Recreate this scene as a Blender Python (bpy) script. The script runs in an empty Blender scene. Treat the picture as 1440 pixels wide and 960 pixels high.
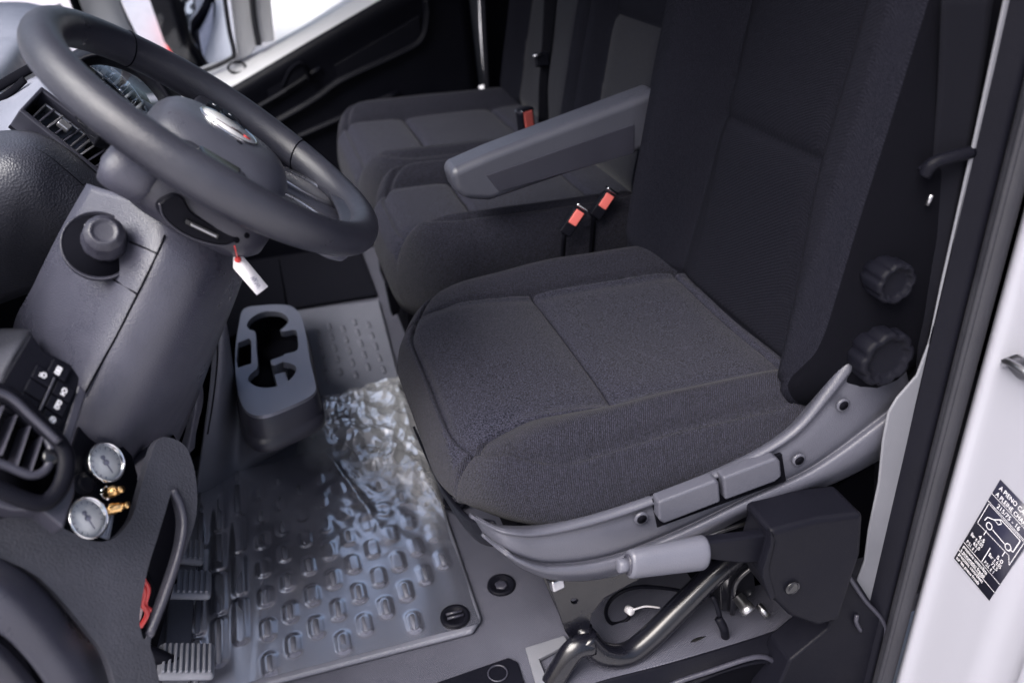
import bpy, bmesh, math, random
from mathutils import Vector, Matrix, noise as mnoise
R = math.radians
random.seed(7)
SC = bpy.context.scene
COL = SC.collection

# ------------------------------------------------------------------ camera, sky, sun, exposure
F = 1197.0                                   # focal length in photograph pixels (1440 x 960)
def _n(v): return Vector(v).normalized()
RT = _n((-408, -650, F)); DN = Vector((86, 2149, F)); DN = (DN - RT * DN.dot(RT) / RT.dot(RT)).normalized()
DN = (DN - RT * DN.dot(RT)).normalized(); RE = DN.cross(RT).normalized()
if RE.x < 0: RE = -RE
CAM = Vector((0, 0, .95))                    # world: X to the rear, Y across the cab, Z up, floor at 0
cd = bpy.data.cameras.new('camera'); cam = bpy.data.objects.new('camera', cd); COL.objects.link(cam)
cx = Vector((RE.x, RT.x, -DN.x)); cy = Vector((-RE.y, -RT.y, DN.y)); cz = Vector((-RE.z, -RT.z, DN.z))
m = Matrix.Identity(4)
for i in range(3): m[i][0], m[i][1], m[i][2], m[i][3] = cx[i], cy[i], cz[i], CAM[i]
cam.matrix_world = m
cd.sensor_width = 36; cd.lens = F * 36 / 1440; cd.clip_start = .02; cd.clip_end = 500
cd.dof.use_dof = True; cd.dof.focus_distance = 1.08; cd.dof.aperture_fstop = 3.5
SC.camera = cam
W = bpy.data.worlds.new('World'); SC.world = W; W.use_nodes = True
wn = W.node_tree.nodes; bg = wn['Background']
sky = wn.new('ShaderNodeTexSky'); sky.sky_type = 'NISHITA'; sky.sun_disc = False
SUN_EL, SUN_AZ = R(54), R(207)               # direction to the sun, azimuth measured from +X towards +Y
sky.sun_elevation = SUN_EL; sky.sun_rotation = R(90) - SUN_AZ
sky.air_density = 1.0; sky.dust_density = 8.0; sky.ozone_density = 1.5
W.node_tree.links.new(sky.outputs[0], bg.inputs[0]); bg.inputs[1].default_value = .11
sd = bpy.data.lights.new('sun', 'SUN'); sun = bpy.data.objects.new('sun', sd); COL.objects.link(sun)
sd.energy = 3.6; sd.angle = R(48); sd.color = (1, .97, .96)
sdir = Vector((math.cos(SUN_EL) * math.cos(SUN_AZ), math.cos(SUN_EL) * math.sin(SUN_AZ), math.sin(SUN_EL)))
sun.rotation_euler = sdir.to_track_quat('Z', 'Y').to_euler(); sun.location = (-2, -2, 6)
SC.view_settings.view_transform = 'Standard'; SC.view_settings.look = 'None'
SC.view_settings.exposure = 1.22; SC.view_settings.gamma = 1
SC.render.engine = 'CYCLES'
SC.cycles.use_denoising = True; SC.cycles.max_bounces = 10; SC.cycles.diffuse_bounces = 6
SC.cycles.transparent_max_bounces = 12; SC.cycles.sample_clamp_indirect = 8
SC.cycles.caustics_reflective = False; SC.cycles.caustics_refractive = False

# ------------------------------------------------------------------ pixel -> point helpers
def ray(px, py):
    d = Vector(((px - 720) / F, (py - 480) / F, 1)); return Vector((d.dot(RE), d.dot(RT), -d.dot(DN)))
def V(px, py, y): r = ray(px, py); return CAM + r * (y / r.y)
def VZ(px, py, z): r = ray(px, py); return CAM + r * ((z - CAM.z) / r.z)
def VX(px, py, x): r = ray(px, py); return CAM + r * (x / r.x)
def VP(px, py, p0, n): r = ray(px, py); return CAM + r * ((p0 - CAM).dot(n) / r.dot(n))

# ------------------------------------------------------------------ materials
MATS = {}
def mat(name, col, rough=.5, metal=0, bump=None, speck=None, spec=.5, coat=0, mottle=0, wave=None, sheen=0):
    """bump=(kind,scale,strength,dist)  speck=(scale,colour2)  mottle=low-frequency wear  wave=(scale,angle,strength)"""
    if name in MATS: return MATS[name]
    if max(col) - min(col) < .1 and max(col) < .3:                       # cool violet cast of the daylight, put into plastic and cloth colours
        cast = lambda c: (c[0] * .96, c[1] * .99, c[2] * 1.08)
        col = cast(col)
        if speck: speck = (speck[0], cast(speck[1]))
    M = bpy.data.materials.new(name); M.use_nodes = True; nt = M.node_tree; N = nt.nodes; L = nt.links
    b = N['Principled BSDF']; b.inputs['Base Color'].default_value = (*col, 1)
    b.inputs['Roughness'].default_value = rough; b.inputs['Metallic'].default_value = metal
    b.inputs['Specular IOR Level'].default_value = spec; b.inputs['Coat Weight'].default_value = coat
    b.inputs['Sheen Weight'].default_value = sheen
    tc = N.new('ShaderNodeTexCoord'); geo = tc.outputs['Object']
    cin = None
    if speck:
        t = N.new('ShaderNodeTexNoise'); t.inputs['Scale'].default_value = speck[0]; t.inputs['Detail'].default_value = 2
        L.new(geo, t.inputs['Vector'])
        r = N.new('ShaderNodeValToRGB'); r.color_ramp.elements[0].position = .38; r.color_ramp.elements[1].position = .66
        r.color_ramp.elements[0].color = (*col, 1); r.color_ramp.elements[1].color = (*speck[1], 1)
        L.new(t.outputs['Fac'], r.inputs[0]); cin = r.outputs[0]
    if mottle:
        t = N.new('ShaderNodeTexNoise'); t.inputs['Scale'].default_value = 9; t.inputs['Detail'].default_value = 6
        t.inputs['Roughness'].default_value = .65; L.new(geo, t.inputs['Vector'])
        r = N.new('ShaderNodeMapRange'); r.inputs['From Min'].default_value = .3; r.inputs['From Max'].default_value = .7
        r.inputs['To Min'].default_value = 1 - mottle; r.inputs['To Max'].default_value = 1 + mottle
        L.new(t.outputs['Fac'], r.inputs[0])
        x = N.new('ShaderNodeMix'); x.data_type = 'RGBA'; x.blend_type = 'MULTIPLY'; x.inputs[0].default_value = 1
        if cin: L.new(cin, x.inputs[6])
        else: x.inputs[6].default_value = (*col, 1)
        L.new(r.outputs[0], x.inputs[7]); cin = x.outputs[2]
        r2 = N.new('ShaderNodeMapRange'); r2.inputs['From Min'].default_value = .3; r2.inputs['From Max'].default_value = .7
        r2.inputs['To Min'].default_value = max(.03, rough - .12); r2.inputs['To Max'].default_value = min(1, rough + .12)
        L.new(t.outputs['Fac'], r2.inputs[0]); L.new(r2.outputs[0], b.inputs['Roughness'])
    if cin: L.new(cin, b.inputs['Base Color'])
    hs = []
    if wave:
        mp = N.new('ShaderNodeMapping'); mp.inputs['Rotation'].default_value = wave[1]; L.new(geo, mp.inputs['Vector'])
        t = N.new('ShaderNodeTexWave'); t.inputs['Scale'].default_value = wave[0]; t.inputs['Distortion'].default_value = wave[3] if len(wave) > 3 else .6
        t.inputs['Detail'].default_value = 1
        L.new(mp.outputs[0], t.inputs['Vector']); hs.append((t.outputs['Fac'], wave[2]))
    if bump:
        if bump[0] == 'noise':
            t = N.new('ShaderNodeTexNoise'); t.inputs['Scale'].default_value = bump[1]; t.inputs['Detail'].default_value = 3; o = t.outputs['Fac']
        else:
            t = N.new('ShaderNodeTexVoronoi'); t.inputs['Scale'].default_value = bump[1]; o = t.outputs['Distance']
        L.new(geo, t.inputs['Vector']); hs.append((o, bump[2]))
    prev = None
    for o, s in hs:
        bm_ = N.new('ShaderNodeBump'); bm_.inputs['Strength'].default_value = s; bm_.inputs['Distance'].default_value = .001
        L.new(o, bm_.inputs['Height'])
        if prev: L.new(prev, bm_.inputs['Normal'])
        prev = bm_.outputs[0]
    if prev: L.new(prev, b.inputs['Normal'])
    MATS[name] = M; return M

def glass(name, tint=(1, 1, 1), refl=.6):
    M = bpy.data.materials.new(name); M.use_nodes = True; nt = M.node_tree; N = nt.nodes; L = nt.links
    N.remove(N['Principled BSDF']); out = N['Material Output']
    tr = N.new('ShaderNodeBsdfTransparent'); tr.inputs[0].default_value = (*tint, 1)
    gl = N.new('ShaderNodeBsdfGlossy'); gl.inputs['Roughness'].default_value = .01
    fr = N.new('ShaderNodeFresnel'); fr.inputs[0].default_value = 1.45
    mu = N.new('ShaderNodeMath'); mu.operation = 'MULTIPLY'; mu.inputs[1].default_value = refl; L.new(fr.outputs[0], mu.inputs[0])
    mx = N.new('ShaderNodeMixShader'); L.new(mu.outputs[0], mx.inputs[0]); L.new(tr.outputs[0], mx.inputs[1]); L.new(gl.outputs[0], mx.inputs[2])
    L.new(mx.outputs[0], out.inputs[0]); return M

GRAIN = ('vor', 900, .25)
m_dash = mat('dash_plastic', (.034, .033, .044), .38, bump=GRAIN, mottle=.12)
m_dasht = mat('dash_top_glare', (.20, .20, .23), .38, bump=GRAIN, mottle=.08)  # paler than the dash: windscreen glare is put into the colour
m_fuzzy = mat('raw_plastic', (.036, .036, .045), .6, bump=('noise', 420, .9), mottle=.34)
m_panel = mat('column_panel_plastic', (.055, .054, .070), .33, bump=('vor', 850, .35), mottle=.16)
m_pad = mat('pad_leather', (.035, .035, .045), .45, bump=('vor', 420, .6), mottle=.1)
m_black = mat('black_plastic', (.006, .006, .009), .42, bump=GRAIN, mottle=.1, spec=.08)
m_void = mat('void_black', (.004, .004, .006), .9, spec=.04)  # flat black parts; also paints the shade in recesses, gaps and hollows
m_gloss = mat('gloss_black', (.008, .008, .010), .09, mottle=.1)
m_blackm = mat('black_enamel', (.006, .006, .009), .26, metal=0, coat=.25, mottle=.2, spec=.4)
m_shell = mat('seat_shell_plastic', (.068, .068, .082), .38, bump=GRAIN, mottle=.08)
m_grip = mat('brake_grip_plastic', (.095, .095, .112), .42, bump=GRAIN, mottle=.06)
m_rim = mat('rim_leather', (.032, .032, .041), .36, bump=('vor', 800, .3), mottle=.14)
m_hub = mat('hub_plastic', (.078, .078, .094), .34, bump=GRAIN, mottle=.08)
m_satin = mat('satin_silver', (.42, .42, .46), .32, metal=.85, mottle=.05)
m_cup = mat('cup_ring_paint', (.22, .22, .25), .38, metal=.5, bump=GRAIN, mottle=.06)
m_chrome = mat('chrome', (.85, .85, .88), .08, metal=1)
m_steel = mat('dull_steel', (.45, .45, .48), .34, metal=1, mottle=.2)
m_brass = mat('brass', (.80, .50, .22), .24, metal=1, mottle=.1)
m_white = mat('white_paint', (.50, .50, .57), .30, coat=.4, mottle=.04)
m_pale = mat('pale_pillar_plastic', (.62, .62, .65), .5, bump=GRAIN, mottle=.05)
m_flank = mat('flank_plastic', (.15, .15, .175), .45, bump=GRAIN, mottle=.1)
m_jamb = mat('jamb_paint', (.31, .315, .37), .30, coat=.5)
m_trim = mat('light_trim_plastic', (.15, .15, .16), .5, bump=GRAIN, mottle=.06)
m_rubber = mat('seal_rubber', (.018, .018, .023), .55, bump=('noise', 250, .3), mottle=.15)
m_red = mat('red_plastic', (.62, .05, .05), .35)
m_redl = mat('red_button', (.75, .16, .14), .35)
m_paper = mat('paper', (.82, .80, .84), .7, mottle=.03)
m_ink = mat('ink', (.25, .25, .32), .7)
m_dial = mat('dial_white', (.85, .85, .85), .4)
m_print = mat('print_white', (.75, .75, .80), .5)
m_mel = mat('melange_fabric', (.004, .004, .0065), .95, bump=('noise', 700, 1.0), speck=(720, (.042, .041, .058)), spec=.12, sheen=.05)
m_mel2 = mat('melange_fabric_dark', (.006, .006, .009), .95, bump=('noise', 700, .9), speck=(800, (.022, .022, .029)), spec=.12, sheen=.1)
m_twill = mat('twill_fabric', (.007, .007, .010), .9, bump=('noise', 800, .5), speck=(720, (.030, .029, .042)), spec=.15, wave=(150, (0, .3, R(35)), .9, 1.0), sheen=.05)
m_dark = mat('back_fabric_shaded', (.006, .006, .009), .92, bump=('noise', 800, .5), speck=(750, (.013, .013, .018)), spec=.06, wave=(210, (R(40), .3, 0), .3, 1.0))  # backrest cloth darkened: shade at the rear is put into its colour
m_web = mat('belt_webbing', (.008, .008, .011), .8, spec=.06, wave=(300, (0, 0, 0), .5, .3))
m_pedal = mat('pedal_rubber', (.17, .17, .185), .6, bump=('noise', 300, .5), mottle=.25)
m_mat = mat('mat_rubber', (.14, .14, .16), .46, bump=('vor', 520, .5), mottle=.12)
m_floor = mat('floor_rubber', (.075, .074, .090), .45, bump=('noise', 400, .25), wave=(130, (0, 0, R(60)), .5, .2), mottle=.12)
m_carpet = mat('dark_carpet', (.007, .007, .010), .95, bump=('noise', 300, .8), spec=.05)
m_head = mat('headliner', (.30, .30, .32), .9, bump=('noise', 400, .4))
m_snow = mat('pale_concrete', (.34, .34, .36), .7, bump=('noise', 8, .4), mottle=.05)
m_glass = glass('window_glass', (.93, .95, .96), .7)
m_lens = glass('cluster_lens', (.92, .93, .95), .35)

# ------------------------------------------------------------------ object helpers
WL = {}
def _reg(o, name, wl, parent):
    o.name = name; COL.objects.link(o)
    if parent is not None:
        o.parent = parent; o.location = wl - WL[parent]
    else: o.location = wl
    WL[o] = wl
def thing(name, label, cat, loc, group=None):
    o = bpy.data.objects.new(name, None); _reg(o, name, Vector(loc), None)
    o.empty_display_size = .05; o['label'] = label; o['category'] = cat
    if group: o['group'] = group
    return o
def tag(o, label, cat, group=None):
    o['label'] = label; o['category'] = cat
    if group: o['group'] = group
    return o
def struct(o): o['kind'] = 'structure'; return o
def obj(name, vs, fs, M, parent=None, smooth=True, bevel=0, seg=2, sub=0, solid=0, soff=-1, org=None):
    vs = [Vector(v) for v in vs]
    if org is None:
        lo = Vector([min(v[i] for v in vs) for i in range(3)]); hi = Vector([max(v[i] for v in vs) for i in range(3)])
        org = (lo + hi) / 2
    me = bpy.data.meshes.new(name); me.from_pydata([v - org for v in vs], [], fs)
    bm = bmesh.new(); bm.from_mesh(me); bmesh.ops.recalc_face_normals(bm, faces=bm.faces); bm.to_mesh(me); bm.free()
    me.materials.append(M if not isinstance(M, (list, tuple)) else M[0])
    if smooth: me.polygons.foreach_set('use_smooth', [True] * len(me.polygons))
    o = bpy.data.objects.new(name, me); _reg(o, name, org, parent)
    if solid:
        d = o.modifiers.new('solid', 'SOLIDIFY'); d.thickness = solid; d.offset = soff
    if bevel:
        d = o.modifiers.new('bevel', 'BEVEL'); d.width = bevel; d.segments = seg; d.limit_method = 'ANGLE'; d.angle_limit = R(35)
        d = o.modifiers.new('wn', 'WEIGHTED_NORMAL'); d.keep_sharp = True
    if sub:
        d = o.modifiers.new('sub', 'SUBSURF'); d.levels = sub; d.render_levels = sub
    return o
def cr(p, t):
    n = len(p) - 1; i = min(int(t), n - 1); u = t - i
    p1, p2 = p[i], p[i + 1]; p0 = p[i - 1] if i > 0 else p1 * 2 - p2; p3 = p[i + 2] if i + 2 <= n else p2 * 2 - p1
    return .5 * ((2 * p1) + (p2 - p0) * u + (2 * p0 - 5 * p1 + 4 * p2 - p3) * u * u + (3 * p1 - p0 - 3 * p2 + p3) * u ** 3)
def curve_pts(p, k):
    p = [Vector(q) for q in p]; n = (len(p) - 1) * k
    return [cr(p, i / k) for i in range(n + 1)]
def patch(name, rows, M, parent=None, k=6, thick=.006, away=True, func=None, org=None, smooth=True):
    """smooth sheet through a grid of points, thickened away from the photograph's camera"""
    rr = [curve_pts(r, k) for r in rows]
    cols = [curve_pts([r[j] for r in rr], k) for j in range(len(rr[0]))]
    nu, nv = len(cols), len(cols[0]); vs = [p for c in cols for p in c]
    if func: vs = [func(p) for p in vs]
    fs = [(i * nv + j, (i + 1) * nv + j, (i + 1) * nv + j + 1, i * nv + j + 1) for i in range(nu - 1) for j in range(nv - 1)]
    if thick:
        # thicken along the sheet's own normals, on the far side
        nrm = []
        for i in range(nu):
            for j in range(nv):
                a = cols[min(i + 1, nu - 1)][j] - cols[max(i - 1, 0)][j]; b = cols[i][min(j + 1, nv - 1)] - cols[i][max(j - 1, 0)]
                c = a.cross(b); c = c.normalized() if c.length > 1e-12 else Vector((0, 1, 0)); nrm.append(c)
        mid = vs[len(vs) // 2]; s = 1 if nrm[len(vs) // 2].dot(mid - CAM) > 0 else -1
        n0 = len(vs); vs = vs + [vs[i] + nrm[i] * s * thick for i in range(n0)]
        fs = fs + [tuple(n0 + q for q in reversed(f)) for f in fs]
        bd = [i * nv for i in range(nu)] + [(nu - 1) * nv + j for j in range(1, nv)] + [i * nv + nv - 1 for i in range(nu - 2, -1, -1)] + [j for j in range(nv - 2, 0, -1)]
        for a, b in zip(bd, bd[1:] + bd[:1]): fs.append((a, b, n0 + b, n0 + a))
    return obj(name, vs, fs, M, parent, org=org, smooth=smooth)
def prism(name, poly, ext, M, parent=None, bevel=.002, seg=2, org=None):
    poly = [Vector(p) for p in poly]; ext = Vector(ext); n = len(poly)
    vs = poly + [p + ext for p in poly]
    fs = [tuple(range(n)), tuple(range(2 * n - 1, n - 1, -1))] + [(i, (i + 1) % n, n + (i + 1) % n, n + i) for i in range(n)]
    return obj(name, vs, fs, M, parent, bevel=bevel, seg=seg, org=org)
def box(name, lo, hi, M, parent=None, bevel=.003, seg=2):
    x0, y0, z0 = lo; x1, y1, z1 = hi
    return prism(name, [(x0, y0, z0), (x1, y0, z0), (x1, y1, z0), (x0, y1, z0)], (0, 0, z1 - z0), M, parent, bevel, seg)
def frame(n, up=(0, 0, 1)):
    n = Vector(n).normalized(); up = Vector(up); a = up.cross(n)
    if a.length < 1e-4: a = Vector((1, 0, 0)).cross(n)
    a.normalize(); return a, n.cross(a), n
def obox(name, c, ax, sz, M, parent=None, bevel=.002, seg=2):
    a, b, n = ax; c = Vector(c); p = [c + a * (sx * sz[0] / 2) + b * (sy * sz[1] / 2) - n * sz[2] / 2 for sx, sy in ((-1, -1), (1, -1), (1, 1), (-1, 1))]
    return prism(name, p, n * sz[2], M, parent, bevel, seg)
def tube(name, path, r, M, parent=None, n=12, k=6, cap=True, flat=1.0, closed=False):
    pts = curve_pts(path, k) if k else [Vector(p) for p in path]
    if closed: pts = pts[:-1]
    m_ = len(pts); rs = r if callable(r) else (lambda t: r)
    T = [((pts[(i + 1) % m_] if closed else pts[min(i + 1, m_ - 1)]) - (pts[i - 1] if closed or i else pts[0])).normalized() for i in range(m_)]
    nrm = T[0].orthogonal().normalized(); vs = []; fs = []
    for i in range(m_):
        nrm = (nrm - T[i] * nrm.dot(T[i])).normalized(); bn = T[i].cross(nrm); rr_ = rs(i / max(1, m_ - 1))
        for j in range(n):
            a = 2 * math.pi * j / n; vs.append(pts[i] + nrm * (math.cos(a) * rr_) + bn * (math.sin(a) * rr_ * flat))
    for i in range(m_ if closed else m_ - 1):
        for j in range(n): fs.append((i * n + j, i * n + (j + 1) % n, ((i + 1) % m_) * n + (j + 1) % n, ((i + 1) % m_) * n + j))
    if cap and not closed: fs += [tuple(range(n))[::-1], tuple((m_ - 1) * n + j for j in range(n))]
    return obj(name, vs, fs, M, parent)
def lathe(name, c, axis, prof, M, parent=None, n=32, lobes=None, up=(0, 0, 1), ell=(1, 1), bevel=0):
    """prof = [(radius, height along axis)]; lobes=(count, depth)"""
    a, b, ax = frame(axis, up); c = Vector(c); vs = []; fs = []
    for r, h in prof:
        for j in range(n):
            t = 2 * math.pi * j / n; q = r
            if lobes: q = r * (1 - lobes[1] * max(0, math.cos(lobes[0] * t)) ** 2)
            vs.append(c + a * (math.cos(t) * q * ell[0]) + b * (math.sin(t) * q * ell[1]) + ax * h)
    for i in range(len(prof) - 1):
        for j in range(n): fs.append((i * n + j, i * n + (j + 1) % n, (i + 1) * n + (j + 1) % n, (i + 1) * n + j))
    fs += [tuple(range(n))[::-1], tuple((len(prof) - 1) * n + j for j in range(n))]
    return obj(name, vs, fs, M, parent, bevel=bevel)
def plate(name, outline, holes, ext, M, parent=None, bevel=.001, to=None):
    """flat plate with holes: 2-D outlines, to(x,y,h) gives the point; h from 0 to ext"""
    cu = bpy.data.curves.new(name, 'CURVE'); cu.dimensions = '2D'; cu.fill_mode = 'BOTH'
    for pl in [outline] + holes:
        s = cu.splines.new('POLY'); s.points.add(len(pl) - 1); s.use_cyclic_u = True
        for i, p in enumerate(pl): s.points[i].co = (p[0] * 100, p[1] * 100, 0, 1)
    cu.extrude = 50 * abs(ext); t = bpy.data.objects.new('t', cu); COL.objects.link(t)
    dg = bpy.context.evaluated_depsgraph_get(); me = bpy.data.meshes.new_from_object(t.evaluated_get(dg))
    vs = [to(v.co.x / 100, v.co.y / 100, v.co.z / 100 + abs(ext) / 2) for v in me.vertices]; fs = [tuple(p.vertices) for p in me.polygons]
    bpy.data.objects.remove(t); bpy.data.curves.remove(cu); bpy.data.meshes.remove(me)
    o = obj(name, vs, fs, M, parent, smooth=False)
    bm = bmesh.new(); bm.from_mesh(o.data); bmesh.ops.remove_doubles(bm, verts=bm.verts, dist=1e-5); bmesh.ops.recalc_face_normals(bm, faces=bm.faces); bm.to_mesh(o.data); bm.free()
    if bevel:
        d = o.modifiers.new('bevel', 'BEVEL'); d.width = bevel; d.segments = 2; d.limit_method = 'ANGLE'; d.angle_limit = R(50)
    return o
def text(name, s, size, P, right, up, M, parent, bold=0, align='LEFT'):
    """flat lettering lying on a surface"""
    cu = bpy.data.curves.new(name, 'FONT'); cu.body = s; cu.size = size; cu.align_x = align; cu.offset = bold; cu.resolution_u = 3
    t = bpy.data.objects.new('t', cu); COL.objects.link(t)
    dg = bpy.context.evaluated_depsgraph_get(); me = bpy.data.meshes.new_from_object(t.evaluated_get(dg))
    vs = [P + right * v.co.x + up * v.co.y for v in me.vertices]; fs = [tuple(p.vertices) for p in me.polygons]
    bpy.data.objects.remove(t); bpy.data.curves.remove(cu); bpy.data.meshes.remove(me)
    return obj(name, vs, fs, M, parent, smooth=False)
def smooth_poly(pts, k=5):
    p = [Vector((q[0], q[1], 0)) for q in pts]; n = len(p); out = []
    for i in range(n):
        q = [p[(i - 1) % n], p[i], p[(i + 1) % n], p[(i + 2) % n]]
        for j in range(k): out.append(cr(q, 1 + j / k)[:2])
    return out
def segd(x, y, a, b):
    ax, ay = a; bx, by = b; dx, dy = bx - ax, by - ay; L2 = dx * dx + dy * dy
    t = max(0, min(1, ((x - ax) * dx + (y - ay) * dy) / L2)); return math.hypot(x - ax - t * dx, y - ay - t * dy)
def cushion(name, hx, hy, rc, top, bottom, to, M, parent, nx=120, ny=120, er=.05, ed=.05, seams=(), edge_seam=None, seamw=.0035, seamd=.006, wob=.0015):
    """padded block: plan half sizes hx, hy, corner radius rc; top(x,y) height; rounded over er; side skirt to bottom"""
    vs = []; fs = []
    def rr_scale(u, v):
        # radius of rounded rect over radius of square along this direction
        mm = max(abs(u), abs(v))
        if mm < 1e-6: return 1
        u, v = u / mm, v / mm; x, y = abs(u) * hx, abs(v) * hy; cxx, cyy = hx - rc, hy - rc
        if x <= cxx or y <= cyy: return 1
        A = x * x + y * y; B = -2 * (x * cxx + y * cyy); C_ = cxx * cxx + cyy * cyy - rc * rc
        return min(1, (-B + math.sqrt(max(0, B * B - 4 * A * C_))) / (2 * A))
    def sdist(x, y):
        qx, qy = abs(x) - (hx - rc), abs(y) - (hy - rc)
        return -(math.hypot(max(qx, 0), max(qy, 0)) + min(max(qx, qy), 0) - rc)
    def zz(x, y):
        e = max(0, sdist(x, y)); z = top(x, y)
        if e < er: z -= ed * (1 - math.sqrt(max(0, 1 - (1 - e / er) ** 2)))
        z += wob * mnoise.noise(Vector((x * 9, y * 9, 3.7)))
        for a, b in seams:
            d = segd(x, y, a, b); z -= seamd * math.exp(-(d / seamw) ** 2) + .004 * math.exp(-(d / .022) ** 2)
        if edge_seam is not None:
            d = abs(e - edge_seam); z -= seamd * 1.1 * math.exp(-(d / seamw) ** 2)
        return z
    def warp(t): return math.copysign(1 - (1 - abs(t)) ** 1.0, t)
    for i in range(nx + 1):
        for j in range(ny + 1):
            u, v = -1 + 2 * i / nx, -1 + 2 * j / ny; mm = max(abs(u), abs(v)); k = 1 + (rr_scale(u, v) - 1) * mm ** 3
            x, y = u * hx * k, v * hy * k; vs.append(to(x, y, zz(x, y)))
    W_ = ny + 1
    fs = [(i * W_ + j, (i + 1) * W_ + j, (i + 1) * W_ + j + 1, i * W_ + j + 1) for i in range(nx) for j in range(ny)]
    bd = [(i, 0) for i in range(nx)] + [(nx, j) for j in range(ny)] + [(i, ny) for i in range(nx, 0, -1)] + [(0, j) for j in range(ny, 0, -1)]
    prev = [i * W_ + j for i, j in bd]
    for lv in (.25, .5, .75, 1.0):
        cur = []
        for i, j in bd:
            u, v = -1 + 2 * i / nx, -1 + 2 * j / ny; k = rr_scale(u, v); x, y = u * hx * k, v * hy * k
            z0 = zz(x, y); bl = 1 + .012 * math.sin(lv * math.pi) - .06 * lv * lv; cur.append(len(vs)); vs.append(to(x * bl, y * bl, z0 + (bottom - z0) * lv))
        n = len(bd)
        fs += [(prev[q], prev[(q + 1) % n], cur[(q + 1) % n], cur[q]) for q in range(n)]; prev = cur
    fs.append(tuple(prev))
    return obj(name, vs, fs, M, parent)
def add_mat(o, M, test):
    """second material on the faces whose centre passes test (world coordinates)"""
    o.data.materials.append(M); k = len(o.data.materials) - 1
    for p in o.data.polygons:
        if test(p.center + WL[o]): p.material_index = k
def smoothstep(a, b, x): t = max(0, min(1, (x - a) / (b - a))); return t * t * (3 - 2 * t)

# ================================================================== the setting
struct(obj('ground', [(-150, -150, -.56), (150, -150, -.56), (150, 150, -.56), (-150, 150, -.56)], [(0, 1, 2, 3)], m_snow, smooth=False))
struct(box('cab_floor', (-.80, .712, -.04), (1.34, 2.42, 0), m_floor, bevel=.004))

struct(box('footwell_carpet', (-.78, 1.985, .0005), (.20, 2.40, .012), m_carpet, bevel=.004))
body = thing('van_body', 'dark lined cab shell with roof, windscreen and walls around the seats', 'van body', (.3, 1.5, -.04))
box('roof', (-.42, .45, 1.62), (1.45, 2.50, 1.66), m_head, body)
box('rear_wall', (1.35, .45, -.05), (1.39, 2.50, 1.615), m_carpet, body)
box('firewall', (-.86, .45, -.10), (-.81, 2.50, .66), m_carpet, body)
box('side_wall', (.80, .45, -.5), (1.345, .50, 1.615), m_white, body)
box('side_wall', (.64, 2.44, -.5), (1.345, 2.50, 1.615), m_carpet, body)
box('side_wall', (-.80, 2.44, -.5), (.635, 2.50, .30), m_white, body)
obj('windscreen', [(-1.20, .50, .72), (-1.20, 2.45, .72), (-.44, 2.45, 1.61), (-.44, .50, 1.61)], [(0, 1, 2, 3)], m_glass, body, solid=.005)
tube('windscreen_pillar', [(-1.22, .48, .66), (-.80, .47, 1.18), (-.40, .47, 1.63)], .04, m_trim, body)
tube('windscreen_pillar', [(-1.22, 2.47, .66), (-.80, 2.48, 1.18), (-.40, 2.48, 1.63)], .04, m_trim, body)
obj('bonnet', [(-1.9, .5, .45), (-1.9, 2.45, .45), (-1.5, 2.45, .62), (-1.5, .5, .62), (-1.21, 2.45, .70), (-1.21, .5, .70)], [(0, 1, 2, 3), (3, 2, 4, 5)], m_white, body, solid=.01)

# ------------------------------------------------------------------ step by the door opening
st = thing('door_step', 'black moulded plastic entry step below the door opening', 'step', (.5, .66, -.2))
patch('step_lip', [[V(760, 985, .715), V(844, 958, .713), (V(950, 929, .713)), V(1060, 896, .713), V(1130, 872, .713), V(1230, 845, .713)],
                   [V(760, 1010, .700), V(860, 985, .700), V(960, 953, .695), V(1065, 914, .695), V(1140, 900, .695), V(1230, 890, .695)],
                   [V(800, 1040, .690), V(880, 1010, .688), V(1000, 952, .683), V(1066, 932, .680), V(1110, 945, .680), V(1200, 990, .680)]], m_black, st, thick=.004)
tube('lip_bead', [V(900, 985, .685), V(949, 960, .685), V(1005, 941, .682), V(1050, 926, .680), V(1072, 923, .680), V(1089, 930, .680), V(1106, 945, .680), V(1125, 962, .680), V(1150, 1000, .68)], .0035, m_dash, st)
patch('step_wall', [[V(900, 985, .688), V(1005, 942, .686), V(1072, 925, .684), V(1125, 962, .684)], [V(900, 1050, .72), V(1005, 1010, .72), V(1080, 990, .72), V(1130, 1010, .72)]], m_void, st, thick=.004)
box('tread', (.10, .50, -.24), (.72, .74, -.22), m_black, st)

# ================================================================== dashboard
dash = thing('dashboard', 'dark grey plastic dashboard with air vents, switches and column panel', 'dashboard', (-.4, 1.5, .3))
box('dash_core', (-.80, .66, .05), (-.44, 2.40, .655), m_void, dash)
# top: broad ledge towards the windscreen, glare put into its colour
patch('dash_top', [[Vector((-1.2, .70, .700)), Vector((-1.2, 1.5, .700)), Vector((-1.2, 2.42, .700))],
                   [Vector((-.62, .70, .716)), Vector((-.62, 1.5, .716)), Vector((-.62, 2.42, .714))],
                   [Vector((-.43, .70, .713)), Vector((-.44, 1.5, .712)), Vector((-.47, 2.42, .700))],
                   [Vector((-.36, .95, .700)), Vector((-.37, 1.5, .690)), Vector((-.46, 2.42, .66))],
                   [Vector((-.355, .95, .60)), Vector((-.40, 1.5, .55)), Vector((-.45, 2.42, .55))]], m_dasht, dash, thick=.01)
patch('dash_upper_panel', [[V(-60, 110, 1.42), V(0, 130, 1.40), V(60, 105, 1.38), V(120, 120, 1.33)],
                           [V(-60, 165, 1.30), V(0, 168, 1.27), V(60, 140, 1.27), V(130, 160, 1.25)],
                           [V(-60, 200, 1.17), V(0, 196, 1.17), V(45, 190, 1.18), V(110, 240, 1.17)]], m_dasht, dash, thick=.008)
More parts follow.
